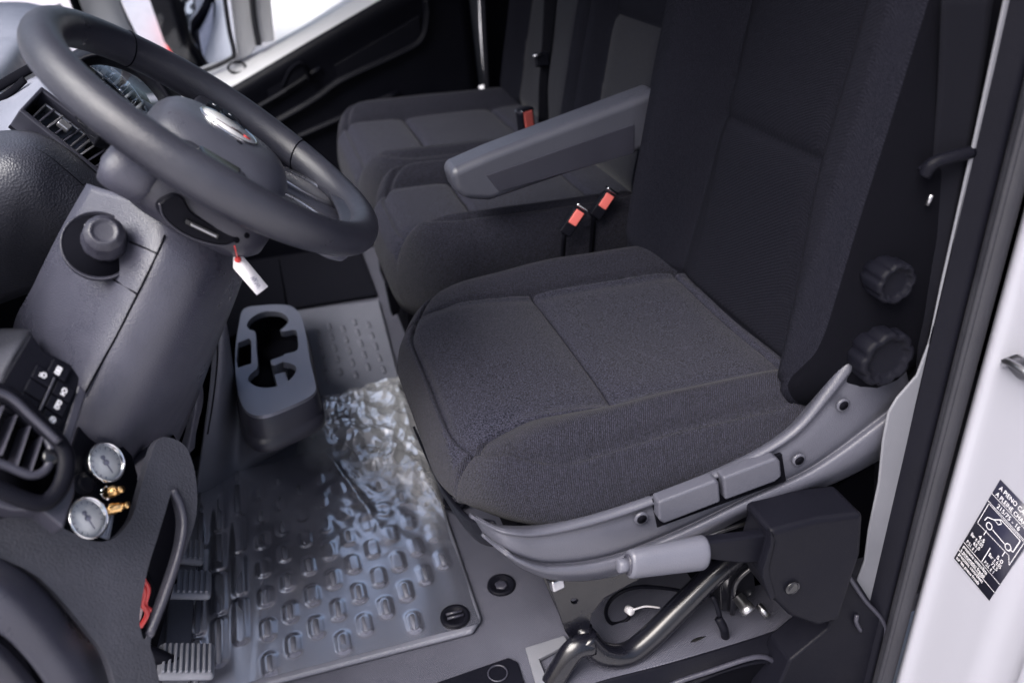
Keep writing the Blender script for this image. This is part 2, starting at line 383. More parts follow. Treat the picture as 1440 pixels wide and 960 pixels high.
tube('defroster_slot', [V(-20, 133, 1.40), V(15, 112, 1.40), V(45, 95, 1.40)], .008, m_void, dash, flat=.5)
tube('defroster_slot', [V(-20, 150, 1.36), V(12, 132, 1.36), V(35, 112, 1.36)], .006, m_void, dash, flat=.5)
# padded cover
pr = [[V(-70, 195, 1.18), V(0, 184, 1.17), V(50, 186, 1.16), V(100, 212, 1.15), V(165, 268, 1.13)],
      [V(-70, 222, 1.09), V(0, 205, 1.08), V(50, 208, 1.08), V(95, 240, 1.08), V(150, 290, 1.08)],
      [V(-70, 262, 1.05), V(0, 245, 1.04), V(45, 255, 1.04), V(85, 280, 1.05), V(130, 315, 1.06)],
      [V(-70, 330, 1.05), V(0, 320, 1.04), V(40, 325, 1.05), V(75, 340, 1.06), V(110, 360, 1.08)],
      [V(-70, 440, 1.10), V(-10, 430, 1.09), V(20, 420, 1.10), V(50, 410, 1.11), V(85, 400, 1.13)]]
patch('padded_cover', pr, m_pad, dash, thick=.01)
tube('cover_seam', [V(-40, 212, 1.082), V(0, 207, 1.079), V(50, 210, 1.079), V(95, 242, 1.079), V(138, 282, 1.079)], .0013, m_void, dash, n=6)

# vents on the dashboard edge
vp0 = V(95, 185, 1.19); vn = _n((.62, -.45, .64))
vq = [VP(*p, vp0, vn) for p in ((26, 156), (58, 122), (205, 232), (158, 262))]
def bil(q, a, b): return (q[0] * (1 - a) + q[3] * a) * (1 - b) + (q[1] * (1 - a) + q[2] * a) * b
prism('vent_back', [p - vn * .03 for p in vq], -vn * .004, m_void, dash, 0)
def ring_frame(name, q, lo, hi, d, M, w=None):
    a0, a1, b0, b1 = lo[0], hi[0], lo[1], hi[1]; t = w or (.035, .13)
    out = [bil(q, *p) for p in ((a0, b0), (a1, b0), (a1, b1), (a0, b1))]
    inn = [bil(q, *p) for p in ((a0 + t[0], b0 + t[1]), (a1 - t[0], b0 + t[1]), (a1 - t[0], b1 - t[1]), (a0 + t[0], b1 - t[1]))]
    vs = []
    for o_, i_ in zip(out, inn): vs += [o_ + vn * d, i_ + vn * d, i_ - vn * .03, o_ - vn * .03]
    fs = []
    for i in range(4):
        j = (i + 1) % 4
        for k in range(4): fs.append((i * 4 + k, j * 4 + k, j * 4 + (k + 1) % 4, i * 4 + (k + 1) % 4))
    return obj(name, vs, fs, M, dash, bevel=.003, seg=3)
ring_frame('vent_frame', vq, (0, 0), (1, 1), .002, m_dash)
ring_frame('vent_liner', vq, (.10, .16), (.50, .80), -.006, m_satin, (.02, .06))
ring_frame('vent_liner', vq, (.54, .16), (.97, .80), -.006, m_satin, (.02, .06))
for i, a in enumerate((.17, .25, .33, .42, .60, .68, .76, .84, .92)):
    p0, p1 = bil(vq, a, .22), bil(vq, a + .01, .76); dv = (p1 - p0)
    along = (vq[3] - vq[0]).normalized()
    prism('vent_slat', [p0 - vn * .003, p1 - vn * .003, p1 - vn * .022 - along * .006, p0 - vn * .022 - along * .006], along * .0022, m_satin if i in (1, 4) else m_dash, dash, .0005)
prism('vent_tab', [bil(vq, a, b) + vn * .002 for a, b in ((.28, .42), (.39, .42), (.39, .6), (.28, .6))], -vn * .008, m_satin, dash, .002)

# instrument binnacle behind the wheel
ip = V(160, 125, 1.20)
patch('binnacle_hood', [[V(60, 100, 1.32), V(130, 62, 1.32), V(215, 80, 1.30), V(262, 150, 1.26), V(268, 200, 1.22)],
                        [V(70, 112, 1.25), V(130, 76, 1.25), V(200, 92, 1.24), V(244, 150, 1.22), V(250, 205, 1.18)],
                        [V(85, 125, 1.27), V(130, 92, 1.28), V(192, 108, 1.27), V(230, 156, 1.25), V(234, 205, 1.21)]], m_black, dash, thick=.006)
cn = _n((.60, -.30, .74)); cp = V(150, 130, 1.27)
ca, cb, _ = frame(cn, (0, 0, 1))
cq = [VP(*p, cp, cn) for p in ((80, 100), (120, 74), (205, 130), (245, 200), (210, 215), (140, 190))]
prism('cluster_base', cq, -cn * .02, m_gloss, dash, .002)
prism('cluster_bezel', [VP(*p, cp, cn) + cn * .004 for p in ((197, 140), (214, 150), (222, 172), (222, 205), (206, 205), (206, 172))], -cn * .01, m_satin, dash, .003)
arc1 = [VP(*p, cp, cn) + cn * .004 for p in ((95, 88), (125, 84), (160, 104), (190, 136), (208, 172))]
arc2 = [VP(*p, cp, cn) + cn * .004 for p in ((92, 100), (120, 95), (150, 115), (178, 146), (198, 182))]
tube('cluster_ring', arc1, .0022, m_chrome, dash); tube('cluster_ring', arc2, .0016, m_chrome, dash)
for a in range(1, 14):
    t = a / 14 * 4; q0, q1 = cr(arc1, t), cr(arc2, t)
    tube('scale_mark', [q0, q1], .0024 if a % 3 else .004, m_chrome if a % 2 else m_dial, dash, k=0, n=6)
tube('cluster_ring', [VP(*p, cp, cn) + cn * .003 for p in ((100, 112), (130, 118), (160, 142), (182, 172))], .0018, m_satin, dash)
prism('cluster_display', [VP(*p, cp, cn) + cn * .002 for p in ((122, 90), (138, 96), (132, 108), (117, 101))], -cn * .004, mat('amber_display', (.5, .48, .25), .2), dash, .001)
for px, py in ((143, 116), (152, 123), (161, 131), (170, 140)):
    prism('tell_tale', [VP(px + a, py + b, cp, cn) + cn * .002 for a, b in ((-3, -3), (3, 1), (2, 4), (-4, 0))], -cn * .003, m_dial, dash, 0)
prism('cluster_lens', [p + cn * .012 for p in cq], cn * .002, m_lens, dash, 0)

# steering column panel with the knob recess
cols = [[(122, 258, .95), (200, 285, .89), (255, 318, .87), (315, 345, .89), (350, 368, .98)],
        [(84, 325, .945), (178, 335, .88), (230, 365, .845), (295, 405, .865), (330, 425, .99)],
        [(48, 398, .95), (130, 420, .875), (190, 450, .83), (262, 480, .85), (304, 490, .99)],
        [(18, 462, .97), (90, 490, .87), (150, 525, .82), (222, 560, .84), (273, 572, .99)],
        [(28, 525, 1.0), (68, 548, .87), (112, 588, .81), (180, 632, .83), (240, 648, .99)],
        [(15, 600, 1.03), (55, 620, .88), (98, 650, .82), (165, 690, .84), (226, 705, .99)]]
kc = V(148, 343, .835)
patch('column_panel', [[V(*q) for q in r] for r in cols], m_panel, dash, thick=.006, k=7)
def on_panel(px, py, lift=.0012):                       # point on the panel surface nearest the pixel
    best = None
    G = [[V(*q) for q in r] for r in cols]
    for i in range(0, 41):
        c = [cr(r, i / 10) for r in G]
        for j in range(0, 51):
            p = cr(c, j / 10); d = p - CAM
            e = Vector((d.x * RE.x + d.y * RT.x - d.z * DN.x, d.x * RE.y + d.y * RT.y - d.z * DN.y, d.x * RE.z + d.y * RT.z - d.z * DN.z))
            q = (720 + F * e.x / e.z, 480 + F * e.y / e.z); dd = (q[0] - px) ** 2 + (q[1] - py) ** 2
            if best is None or dd < best[0]: best = (dd, p)
    p = V(px, py, best[1].y); return p - (p - CAM).normalized() * lift
tube('panel_joint', [on_panel(*p) for p in ((232, 330), (222, 355), (205, 390), (185, 430), (165, 470), (140, 515), (118, 556))], .0011, m_void, dash, n=6)
tube('panel_joint', [on_panel(*p) for p in ((182, 340), (200, 347), (222, 357))], .0009, m_void, dash, n=6)
tube('panel_joint', [on_panel(*p) for p in ((146, 386), (168, 398), (192, 413))], .0009, m_void, dash, n=6)
kn = _n((.22, -.76, .60)); kc = V(139, 345, .882)
lathe('knob_recess', kc, kn, [(.0345, -.006), (.0345, .0006), (.0338, .0012), (.0328, .0008), (.0326, .0)], m_dash, dash, up=(0, 0, 1), ell=(1, 1.05))
lathe('recess_floor', kc, kn, [(.0324, -.004), (.0324, .0009)], m_void, dash)
knob = lathe('rotary_knob', kc + Vector((.006, 0, .003)), kn, [(.0215, .001), (.0215, .008), (.0200, .010), (.0192, .024), (.0183, .028), (.0150, .0295), (.0140, .0325), (.0115, .033), (.0105, .0315), (.008, .0312)], m_dash, dash, n=40, lobes=(10, .03))
for k in range(3): tube('knob_mark', [kc + Vector((.006, 0, .003)) + kn * .0165 + (frame(kn)[0] * math.cos(a) + frame(kn)[1] * math.sin(a)) * .0197 for a in (1.1 + k * .5, 1.3 + k * .5)], .0012, m_print, knob, k=0, n=5)

# small rough panel left of the column, switch plate, side vent
sp0 = V(75, 550, .755); sn = _n((.55, -.58, .60))
patch('lower_panel', [[V(-60, 470, .90), V(0, 462, .90), V(38, 463, .90), V(46, 472, .91)], [V(-60, 505, .80), V(-10, 505, .80), V(25, 490, .81), V(36, 492, .84)],
                      [V(-60, 560, .76), V(-30, 560, .76), V(-5, 560, .76), V(12, 545, .78)]], m_fuzzy, dash, thick=.01)
def SPt(px, py, h=0): return VP(px, py, sp0, sn) + sn * h
prism('switch_plate', [SPt(*p) for p in ((44, 468), (62, 492), (100, 512), (112, 530), (108, 556), (82, 625), (62, 618), (0, 570), (-8, 555))], -sn * .012, m_black, dash, .002)
prism('plate_edge', [SPt(*p, .001) for p in ((110, 540), (122, 552), (98, 628), (84, 622))], -sn * .012, m_dash, dash, .002)
r_, c_ = (27, 17), (-10, 19.5)
for (px, py) in ((59, 530), (49, 549.5), (39, 569), (88, 552), (78.5, 571.5), (70, 592), (82, 522)):
    q = [SPt(px + a * r_[0] / 2 * .93 + b * c_[0] / 2 * .92, py + a * r_[1] / 2 * .93 + b * c_[1] / 2 * .92, .0035) for a, b in ((-1, -1), (1, -1), (1, 1), (-1, 1))]
    prism('switch', q, -sn * .008, m_black, dash, .0012)
prism('switch_divider', [SPt(*p, .004) for p in ((74, 531), (77, 533), (56, 580), (53, 578)) ], -sn * .006, m_dash, dash, .0006)
def icon(px, py, segs, s=1):
    ax = Vector((.85, .53)); ay = Vector((-.46, .89)); P_ = lambda u, v: SPt(px + (ax.x * u + ay.x * v) * s, py + (ax.y * u + ay.y * v) * s, .0042)
    vs = []; fs = []; w = .0006
    for sg in segs:
        for a, b in zip(sg, sg[1:]):
            p, q = P_(*a), P_(*b); d = (q - p).normalized(); n_ = d.cross(sn) * w; i = len(vs)
            vs += [p - n_ - d * w * .5, q - n_ + d * w * .5, q + n_ + d * w * .5, p + n_ - d * w * .5]; fs.append((i, i + 1, i + 2, i + 3))
    obj('switch_icon', vs, fs, m_print, dash, smooth=False)
circ = lambda cx_, cy_, r: [(cx_ + r * math.cos(t * math.pi / 4), cy_ + r * math.sin(t * math.pi / 4)) for t in range(9)]
icon(59, 529, [circ(1, 0, 3.2), [(-1.5, -3), (-1.5, 3), (-5, 3.5)], [(-5, 0), (-2, 0)]])
icon(80, 523, [[(-3, -5), (-3, 5), (3, 5), (3, -5), (-3, -5)], [(-3, 0), (3, 0)], [(0, -5), (0, 5)]])
icon(88, 552, [circ(0, -1, 3.2), [(0, 2), (0, 5)], [(-3, 5), (3, 5)]])
icon(80, 571, [circ(0, -3.5, 2.6), circ(0, 3.5, 2.6), [(-3, -6), (-3, 6)]])
icon(72, 592, [circ(0, 0, 4), [(-3, -3), (3, 3)], [(-4, 0), (4, 0)], [(0, 4), (3, 6)]])
# side vent near the door
va = SPt
def sv(px, py, h): return VP(px, py, V(40, 625, .70), sn) + sn * h
path = [(-30, 545), (10, 556), (48, 590), (82, 624), (92, 650), (84, 685), (60, 708), (20, 698), (-30, 672)]
tube('vent_surround', [sv(*p, .002) for p in path], .0075, m_black, dash, flat=.8)
tube('vent_lip', [sv(*p, .010) for p in ((-30, 552), (8, 562), (44, 594), (78, 626))], .0035, m_dash, dash)
prism('vent_back', [sv(*p, -.035) for p in ((-40, 540), (20, 550), (95, 630), (90, 700), (20, 715), (-40, 690))], -sn * .004, m_void, dash, 0)
prism('vent_surround_lower', [sv(*p, -.004) for p in ((-40, 678), (10, 690), (55, 702), (86, 682), (98, 650), (106, 640), (108, 690), (92, 742), (60, 716), (20, 716), (-40, 700))], -sn * .03, m_dash, dash, .004)
for k, (x0, y0, x1, y1) in enumerate(((22, 583, 0, 640), (41, 598, 22, 655), (58, 614, 42, 662), (4, 570, -20, 625))):
    prism('vent_slat', [sv(x0, y0, .002), sv(x1, y1, .002), sv(x1 - 6, y1 - 4, -.02), sv(x0 - 6, y0 - 4, -.02)], Vector((.0015, -.0015, 0)), m_dash, dash, .0006)
tube('vent_liner', [sv(*p, 0) for p in ((62, 612), (72, 632), (66, 658), (44, 668), (10, 655), (-30, 640))], .004, m_dash, dash)
lathe('vent_wheel', sv(72, 642, .0), sn, [(.008, -.008), (.008, .002), (.006, .004)], m_gloss, dash, n=16)

# lower arch of raw plastic with the long slot
ap0 = V(150, 800, .70); an = _n((.62, -.62, .48))
def atm(x, y, h): return VP(x * 1000, y * 1000, ap0, an) - an * h
outl = [(232, 614), (252, 620), (266, 636), (276, 675), (276, 724), (259, 780), (232, 844), (212, 900), (218, 930), (226, 990), (176, 990), (150, 925), (124, 888), (56, 812), (-30, 762), (-30, 670), (0, 686), (45, 714), (86, 740), (120, 757), (142, 761), (161, 756), (176, 742), (188, 722), (202, 672), (214, 634), (221, 620)]
slot = [(243, 690), (252, 712), (255, 738), (248, 780), (226, 845), (206, 896), (199, 888), (197, 862), (208, 800), (222, 755), (232, 722)]
plate('lower_arch', [(p[0] / 1000, p[1] / 1000) for p in smooth_poly(outl, 4)], [[(p[0] / 1000, p[1] / 1000) for p in smooth_poly(slot, 4)]], .012, m_fuzzy, dash, bevel=.003, to=atm)
tube('slot_rim', [atm(p[0] / 1000, p[1] / 1000, -.001) for p in ((243, 688), (254, 712), (258, 740), (250, 782), (230, 842), (210, 892))], .004, m_dash, dash)
tube('slot_clip', [atm(p[0] / 1000, p[1] / 1000, .004) for p in ((233, 846), (222, 872), (212, 895))], .006, m_panel, dash, flat=.5)
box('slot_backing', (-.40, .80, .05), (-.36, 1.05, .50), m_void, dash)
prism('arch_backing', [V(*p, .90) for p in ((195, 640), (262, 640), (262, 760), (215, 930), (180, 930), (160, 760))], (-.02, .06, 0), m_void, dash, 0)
# smooth foreground cover near the door hinge
fp = [[(-60, 745, .71), (0, 776, .70), (58, 814, .70), (126, 890, .70), (176, 965, .70), (190, 1000, .70)],
      [(-60, 765, .665), (-4, 790, .66), (50, 830, .66), (112, 905, .66), (155, 975, .66), (170, 1010, .66)],
      [(-60, 800, .635), (-10, 822, .63), (36, 858, .63), (90, 925, .63), (125, 985, .63), (140, 1020, .63)],
      [(-60, 860, .62), (-20, 878, .615), (18, 905, .615), (58, 952, .615), (85, 1000, .615), (95, 1030, .62)]]
patch('hinge_side_cover', [[V(*q) for q in r] for r in fp], m_panel, dash, thick=.006)
fp2 = [[(-60, 872, .620), (-20, 888, .618), (14, 914, .618), (50, 958, .618), (76, 1004, .618)], [(-60, 890, .60), (-28, 905, .60), (2, 930, .60), (35, 972, .60), (60, 1020, .60)],
       [(-60, 960, .59), (-40, 970, .59), (-20, 990, .59), (0, 1020, .59), (20, 1050, .59)]]
patch('hinge_side_cover', [[V(*q) for q in r] for r in fp2], m_dash, dash, thick=.006)

# ------------------------------------------------------------------ gauge plate with two pressure gauges and brass valves
gp = thing('gauge_plate', 'black plate with two round white pressure gauges and brass valves below the dashboard', 'gauge panel', V(110, 770, .78))
gn = _n((.78, -.42, .46)); g0 = V(140, 680, .775)
def G(px, py, h=0): return VP(px, py, g0, gn) + gn * h
prism('mounting_plate', [G(*p) for p in ((118, 578), (140, 592), (186, 640), (194, 668), (192, 720), (175, 790), (70, 790), (76, 740), (98, 640))], -gn * .004, m_black, gp, .001)
for px, py in ((140, 654), (114, 732)):
    c = G(px, py); ga, gb, _ = frame(gn)
    g = lathe('gauge', c, gn, [(.0175, 0), (.0203, .001), (.0210, .008), (.0210, .012), (.0199, .0135), (.0188, .011), (.0181, .0085)], m_chrome, gp, n=40)
    lathe('dial', c, gn, [(.0184, .006), (.0184, .0092)], m_dial, g, n=32)
    for k in range(13):
        t = R(225 - k * 22.5); d = ga * math.cos(t) + gb * math.sin(t)
        tube('dial_mark', [c + d * .0140 + gn * .0094, c + d * (.0168) + gn * .0094], .0004, m_ink, g, k=0, n=4)
    dn_ = (-gb * .95 - ga * .15).normalized()
    tube('needle', [c - dn_ * .006 + gn * .0101, c + dn_ * .0125 + gn * .0101], lambda t: .0011 - .0006 * t, m_ink, g, k=0, n=6)
    lathe('needle_cap', c, gn, [(.0028, .0092), (.0028, .0112), (.002, .0118)], m_ink, g, n=12)
    lathe('needle_tail', c - dn_ * .006, gn, [(.0022, .0096), (.0022, .0108)], m_ink, g, n=10)
lathe('blanking_plug', G(117, 682), gn, [(.0125, 0), (.0125, .003), (.0105, .004), (.0085, .0035), (.0085, .006), (.006, .0065)], m_black, gp, n=24)
for px, py in ((146, 694), (140, 720)):
    c = G(px, py); d = (V(px + 34, py - 9, .745) - c).normalized()
    v = lathe('valve', c, d, [(.0060, 0), (.0060, .004), (.0045, .0045), (.0045, .007), (.0058, .0075), (.0058, .017), (.0048, .018), (.0048, .024), (.0030, .0245), (.0030, .029), (.0034, .0295), (.0034, .032)], m_brass, gp, n=18)
    lathe('valve_nut', c, d, [(.0072, .001), (.0072, .0062)], m_chrome, v, n=6)
prism('printed_label', [G(*p, .0015) for p in ((147, 722), (160, 715), (152, 760), (138, 755))], gn * .0006, m_paper, gp, 0)
for k in range(3): tube('label_line', [G(150 + 4 * k, 725 - 1.5 * k, .0024), G(142 + 4 * k, 752 + k, .0024)], .0004, m_ink, gp, k=0, n=4)
for px, py in ((122, 582), (178, 742)): lathe('plate_screw', G(px, py), gn, [(.003, 0), (.003, .0015), (.002, .002)], m_steel, gp, n=12)
tag(prism('bracket', [V(*p, .84) for p in ((187, 655), (206, 640), (214, 642), (200, 676), (190, 676))], (0, .02, 0), m_panel, None, .002), 'small grey plastic tab behind the gauge plate', 'bracket')

# loose wires in the slot
wr = thing('wire_bundle', 'red and white loose wires showing through the slot of the lower dash', 'wires', V(202, 880, .80))
for k, (M_, pts) in enumerate(((m_red, ((196, 820), (203, 832), (200, 848), (207, 862), (198, 880))), (m_red, ((200, 812), (208, 828), (204, 850), (212, 858))), (m_paper, ((190, 842), (197, 850), (195, 866), (188, 880))), (m_void, ((205, 805), (214, 826), (209, 850), (216, 872), (205, 890))))):
    tube('wire', [V(*p, .735 + .004 * k) for p in pts], .0028, M_, wr, n=8)

# ================================================================== steering wheel
WC = Vector((-.051, .955, .712)); WA = R(40.4); WR = .1815
wu = Vector((math.cos(WA), 0, -math.sin(WA))); wv = Vector((0, 1, 0)); wn_ = Vector((math.sin(WA), 0, math.cos(WA)))
def WW(u, v, n=0): return WC + wu * u + wv * v + wn_ * n
sw = thing('steering_wheel', 'dark leather steering wheel with padded hub and round badge', 'steering wheel', WW(0, 0, -.05))
def rimr(t):                                                # thicker grips at ten-to-two
    return .0178 + .0016 * math.cos(2 * t) ** 2
vs = []; fs = []; NT, NP = 160, 20
for i in range(NT):
    t = 2 * math.pi * i / NT; rr = rimr(t)
    for j in range(NP):
        a = 2 * math.pi * j / NP; rad = WR + math.cos(a) * rr * .95; vs.append(WW(rad * math.cos(t), rad * math.sin(t), math.sin(a) * rr * 1.08))
for i in range(NT):
    for j in range(NP): fs.append((i * NP + j, ((i + 1) % NT) * NP + j, ((i + 1) % NT) * NP + (j + 1) % NP, i * NP + (j + 1) % NP))
rim = obj('rim', vs, fs, m_rim, sw)
for td in (128, 52):
    t = R(td); rr = rimr(t) + .0001
    tube('leather_seam', [WW((WR + math.cos(a) * rr * .95) * math.cos(t + .03 * math.sin(a)), (WR + math.cos(a) * rr * .95) * math.sin(t + .03 * math.sin(a)), math.sin(a) * rr * 1.08) for a in [2 * math.pi * q / 20 for q in range(21)]], .0009, m_void, rim, k=0, n=6, closed=True)
# hub: soft squarish dome
def sup(a, p=2.6):
    c, s = math.cos(a), math.sin(a); return math.copysign(abs(c) ** (2 / p), c), math.copysign(abs(s) ** (2 / p), s)
def hubloft(name, prof, M, parent, n=48, p=2.6, cu=0, cv=0):
    vs = []; fs = []
    for (ru, rv, h, du) in prof:
        for j in range(n):
            x, y = sup(2 * math.pi * j / n, p); vs.append(WW(cu + du + ru * x, cv + rv * y, h))
    for i in range(len(prof) - 1):
        for j in range(n): fs.append((i * n + j, i * n + (j + 1) % n, (i + 1) * n + (j + 1) % n, (i + 1) * n + j))
    fs += [tuple(range(n))[::-1], tuple((len(prof) - 1) * n + j for j in range(n))]
    return obj(name, vs, fs, M, parent)
hub = hubloft('airbag_cover', [(.066, .066, -.056, .012), (.076, .074, -.050, .012), (.080, .077, -.042, .012), (.081, .078, -.030, .013), (.080, .076, -.018, .013), (.077, .072, -.007, .012), (.071, .064, .002, .011), (.064, .056, .008, .010), (.055, .047, .0117, .009), (.044, .038, .0134, .008), (.028, .024, .0142, .008), (.008, .008, .0144, .008)], m_hub, sw)
hubloft('hub_lower_ridge', [(.058, .020, -.04, .012), (.056, .022, -.022, .012), (.050, .018, -.014, .012), (.03, .01, -.011, .012)], m_hub, hub, cv=-.062)
hubloft('hub_gap', [(.045, .005, -.03, .02), (.045, .005, -.020, .02)], m_void, hub, cv=-.084)
bd = lathe('badge', WW(.006, .002, .0134), wn_, [(.0335, 0), (.0340, .0016), (.0325, .0026), (.0310, .0018)], m_chrome, hub, n=40)
lathe('badge_face', WW(.006, .002, .0134), wn_, [(.0310, .0004), (.0310, .0019)], mat('badge_glare', (.85, .84, .86), .2), bd, n=36)  # white face: glare on the badge is put into its colour
def wslab(name, pts, n0, n1, M, parent, bevel=.001): return prism(name, [WW(u, v, n0) for u, v in pts], wn_ * (n1 - n0), M, parent, bevel)
wslab('badge_bar', [(-.010, -.005), (.022, -.006), (.022, -.003), (-.010, -.0035)], .0153, .0159, mat('badge_bronze', (.10, .06, .06), .3, metal=.4), bd, 0)
wslab('badge_bar', [(.008, .0), (.020, -.0005), (.020, .0005), (.008, .001)], .0153, .0159, mat('badge_bronze', (.1, .06, .06), .3), bd, 0)
wslab('badge_accent', [(.022, -.008), (.030, -.007), (.030, .0), (.022, .0)], .0153, .0159, m_red, bd, 0)
tube('airbag_mark', [WW(.018 + .003 * math.cos(a), -.036 + .003 * math.sin(a), .0138) for a in [math.pi * q / 5 for q in range(10)]], .0005, m_void, hub, k=0, n=5)
# spokes
for sgn in (1, -1):
    wslab('spoke', [(-.034, sgn * .060), (.040, sgn * .060), (.034, sgn * .175), (-.022, sgn * .175)], -.024, -.004, m_rim, sw, .007)
pod = wslab('button_pod', [(-.020, .082), (.026, .082), (.020, .120), (-.014, .120)], -.006, .004, m_gloss, sw, .003)
wslab('button', [(-.017, .085), (.000, .085), (-.001, .112), (-.012, .112)], .003, .0065, m_black, pod, .0015)
wslab('button', [(.004, .085), (.022, .085), (.017, .112), (.003, .112)], .003, .0065, m_black, pod, .0015)
for u in (-.008, .012): tube('button_mark', [WW(u - .002, .098, .0067), WW(u + .002, .098, .0067)], .0006, m_print, pod, k=0, n=5)
pod2 = wslab('button_pod', [(-.020, -.090), (.026, -.090), (.020, -.128), (-.014, -.128)], -.006, .004, m_gloss, sw, .003)
# two lower spokes: satin plates with a bright edge
for sgn in (1, -1):
    sp = smooth_poly([(.060, sgn * .020), (.066, sgn * .066), (.100, sgn * .098), (.138, sgn * .108), (.164, sgn * .088), (.174, sgn * .050), (.160, sgn * .030), (.110, sgn * .014)], 4)
    q_ = wslab('lower_spoke', sp, -.030, -.012, m_hub, sw, .005)
    tube('spoke_trim', [WW(u, v, -.011) for u, v in ((.078, sgn * .030), (.110, sgn * .026), (.150, sgn * .040), (.162, sgn * .054), (.158, sgn * .078), (.138, sgn * .094), (.105, sgn * .086), (.078, sgn * .070))], .0028, m_satin, q_)
    wslab('spoke_inlay', [(.080, sgn * .034), (.110, sgn * .031), (.148, sgn * .044), (.156, sgn * .056), (.152, sgn * .074), (.136, sgn * .087), (.106, sgn * .080), (.080, sgn * .064)], -.014, -.0105, m_satin, q_, .001)
patch('rim_foot', [[WW(.150, .075, -.004), WW(.165, .060, .004), WW(.182, .05, .012)], [WW(.150, .036, -.002), WW(.168, .030, .008), WW(.186, .03, .0165)], [WW(.152, 0, -.002), WW(.170, 0, .008), WW(.187, 0, .0165)], [WW(.150, -.036, -.002), WW(.168, -.030, .008), WW(.186, -.03, .0165)], [WW(.150, -.075, -.004), WW(.165, -.060, .004), WW(.182, -.05, .012)]], m_rim, sw, thick=.006)

# ------------------------------------------------------------------ column shroud with ignition slot
sh = thing('column_shroud', 'dark plastic shroud under the steering wheel with ignition lock', 'column shroud', WW(0, 0, -.2))
SHP = [(.060, .085, -.025, .005), (.080, .104, -.035, .006), (.088, .110, -.055, .008), (.086, .108, -.072, .010), (.076, .097, -.084, .012), (.055, .070, -.092, .012)]
hubloft('shroud', SHP, m_dash, sh, p=3.2)
hubloft('shroud_top', [(.024, .024, -.075, 0), (.028, .028, -.058, 0), (.026, .026, -.044, 0), (.019, .019, -.036, 0), (.008, .008, -.033, 0)], m_panel, sh, cu=-.058, cv=-.084)
# the lock sits in a shallow dished plate on the shroud's near face
lp0 = WW(.010, -.109, -.062); ln = _n((.30, -.88, .10))
def LPt(px, py, h=0): return VP(px, py, lp0, ln) + ln * h
dish = smooth_poly([(222, 288), (240, 272), (256, 276), (268, 296), (300, 316), (330, 330), (328, 342), (300, 342), (262, 330), (235, 312)], 4)
prism('lock_plate', [LPt(*p, .006) for p in dish], -ln * .02, m_black, sh, .003)
tube('lock_plate_edge', [LPt(*p, .006) for p in ((222, 284), (228, 304), (250, 324), (280, 338), (312, 344), (330, 338))], .0010, m_dash, sh, n=6)
prism('key_slot', [LPt(*p, .0105) for p in ((258, 305), (304, 327), (302, 334), (256, 312))], -ln * .008, m_gloss, sh, .0008)
prism('key_blade', [LPt(*p, .0125) for p in ((264, 311), (300, 328), (299, 331), (263, 314))], -ln * .006, m_steel, sh, .0006)
lathe('screw_recess', LPt(330, 336, .004), ln, [(.003, 0), (.003, .003)], m_void, sh, n=12)
lathe('screw_recess', LPt(345, 330, .002), ln, [(.003, 0), (.003, .003)], m_void, sh, n=12)
st2 = thing('indicator_stalk', 'slim black stalk reaching out from beyond the steering column', 'stalk', WW(0, .14, -.07))
tube('arm', [WW(.05, .11, -.075), WW(.08, .17, -.07), WW(.10, .24, -.06)], .007, m_black, st2)
tube('tip', [WW(.10, .24, -.06), WW(.112, .275, -.055)], .009, m_black, st2, k=2)

# ------------------------------------------------------------------ paper key tag
kt = thing('key_tag', 'white paper key tag with red eyelet hanging under the steering column', 'tag', V(352, 410, .93))
ty = .86; tn = _n((.2, -.85, .45)); t0 = V(350, 386, ty)
def TP(px, py, h=0): return VP(px, py, t0, tn) + tn * h
prism('tag_card', [TP(*p) for p in ((328, 362), (332, 358), (339, 357), (377, 403), (361, 415), (328, 377))], tn * .0006, m_paper, kt, 0)
lathe('eyelet', TP(334, 365), tn, [(.0032, 0), (.0034, .0014), (.0018, .0018)], m_red, kt, n=16)
tube('string', [TP(334, 365, .001), V(332, 355, .85), V(330, 346, .84)], .0007, m_red, kt, n=6)
ux = (TP(361, 401) - TP(347, 384)).normalized(); uy = ux.cross(tn) * -1
for k, (a, b, s) in enumerate(((354, 390, [(0, 0), (.3, 1), (.6, 0), (.9, 1.2), (1.2, .1)]), (358, 395, [(0, 0), (.2, 1), (.7, .8), (.5, 0), (1.1, .6)]), (362, 400, [(0, .9), (.2, 0), (.6, .9), (.8, -.2)]))):
    o_ = TP(a, b, .0012); tube('handwriting', [o_ + ux * (q[0] * .004) + uy * ((q[1] - .5) * .005) for q in s], .00028, m_ink, kt, n=4, k=3)

# ================================================================== floor console with cup holder
cs = thing('cup_holder_console', 'charcoal floor console with silver-grey twin cup holder', 'console', (-.06, 1.45, 0))
ZC = .215
def CZ(px, py, dz=0): return VZ(px, py, ZC) + Vector((0, 0, dz))
outp = [(343, 434), (368, 429), (396, 428), (413, 432), (424, 446), (430, 468), (436, 505), (443, 535), (444, 548), (434, 558), (405, 572), (375, 583), (356, 583), (343, 574), (335, 555), (331, 525), (331, 490), (336, 455)]
z2 = lambda a, b: (260 + a / 3, 380 + b / 3)
hole1 = [z2(*p) for p in ((262, 232), (275, 205), (310, 182), (350, 172), (400, 175), (430, 195), (435, 218), (415, 242), (402, 252), (420, 257), (466, 250), (476, 290), (474, 335), (430, 350), (416, 356), (412, 384), (440, 390), (466, 404), (466, 430), (440, 462), (400, 484), (350, 494), (300, 488), (270, 466), (270, 448), (290, 425), (308, 405), (302, 330), (298, 262), (275, 250))]
hole2 = [z2(*p) for p in ((224, 305), (270, 286), (280, 300), (280, 392), (224, 410), (218, 380))]
c2 = lambda pl: [(CZ(*p).x, CZ(*p).y) for p in pl]
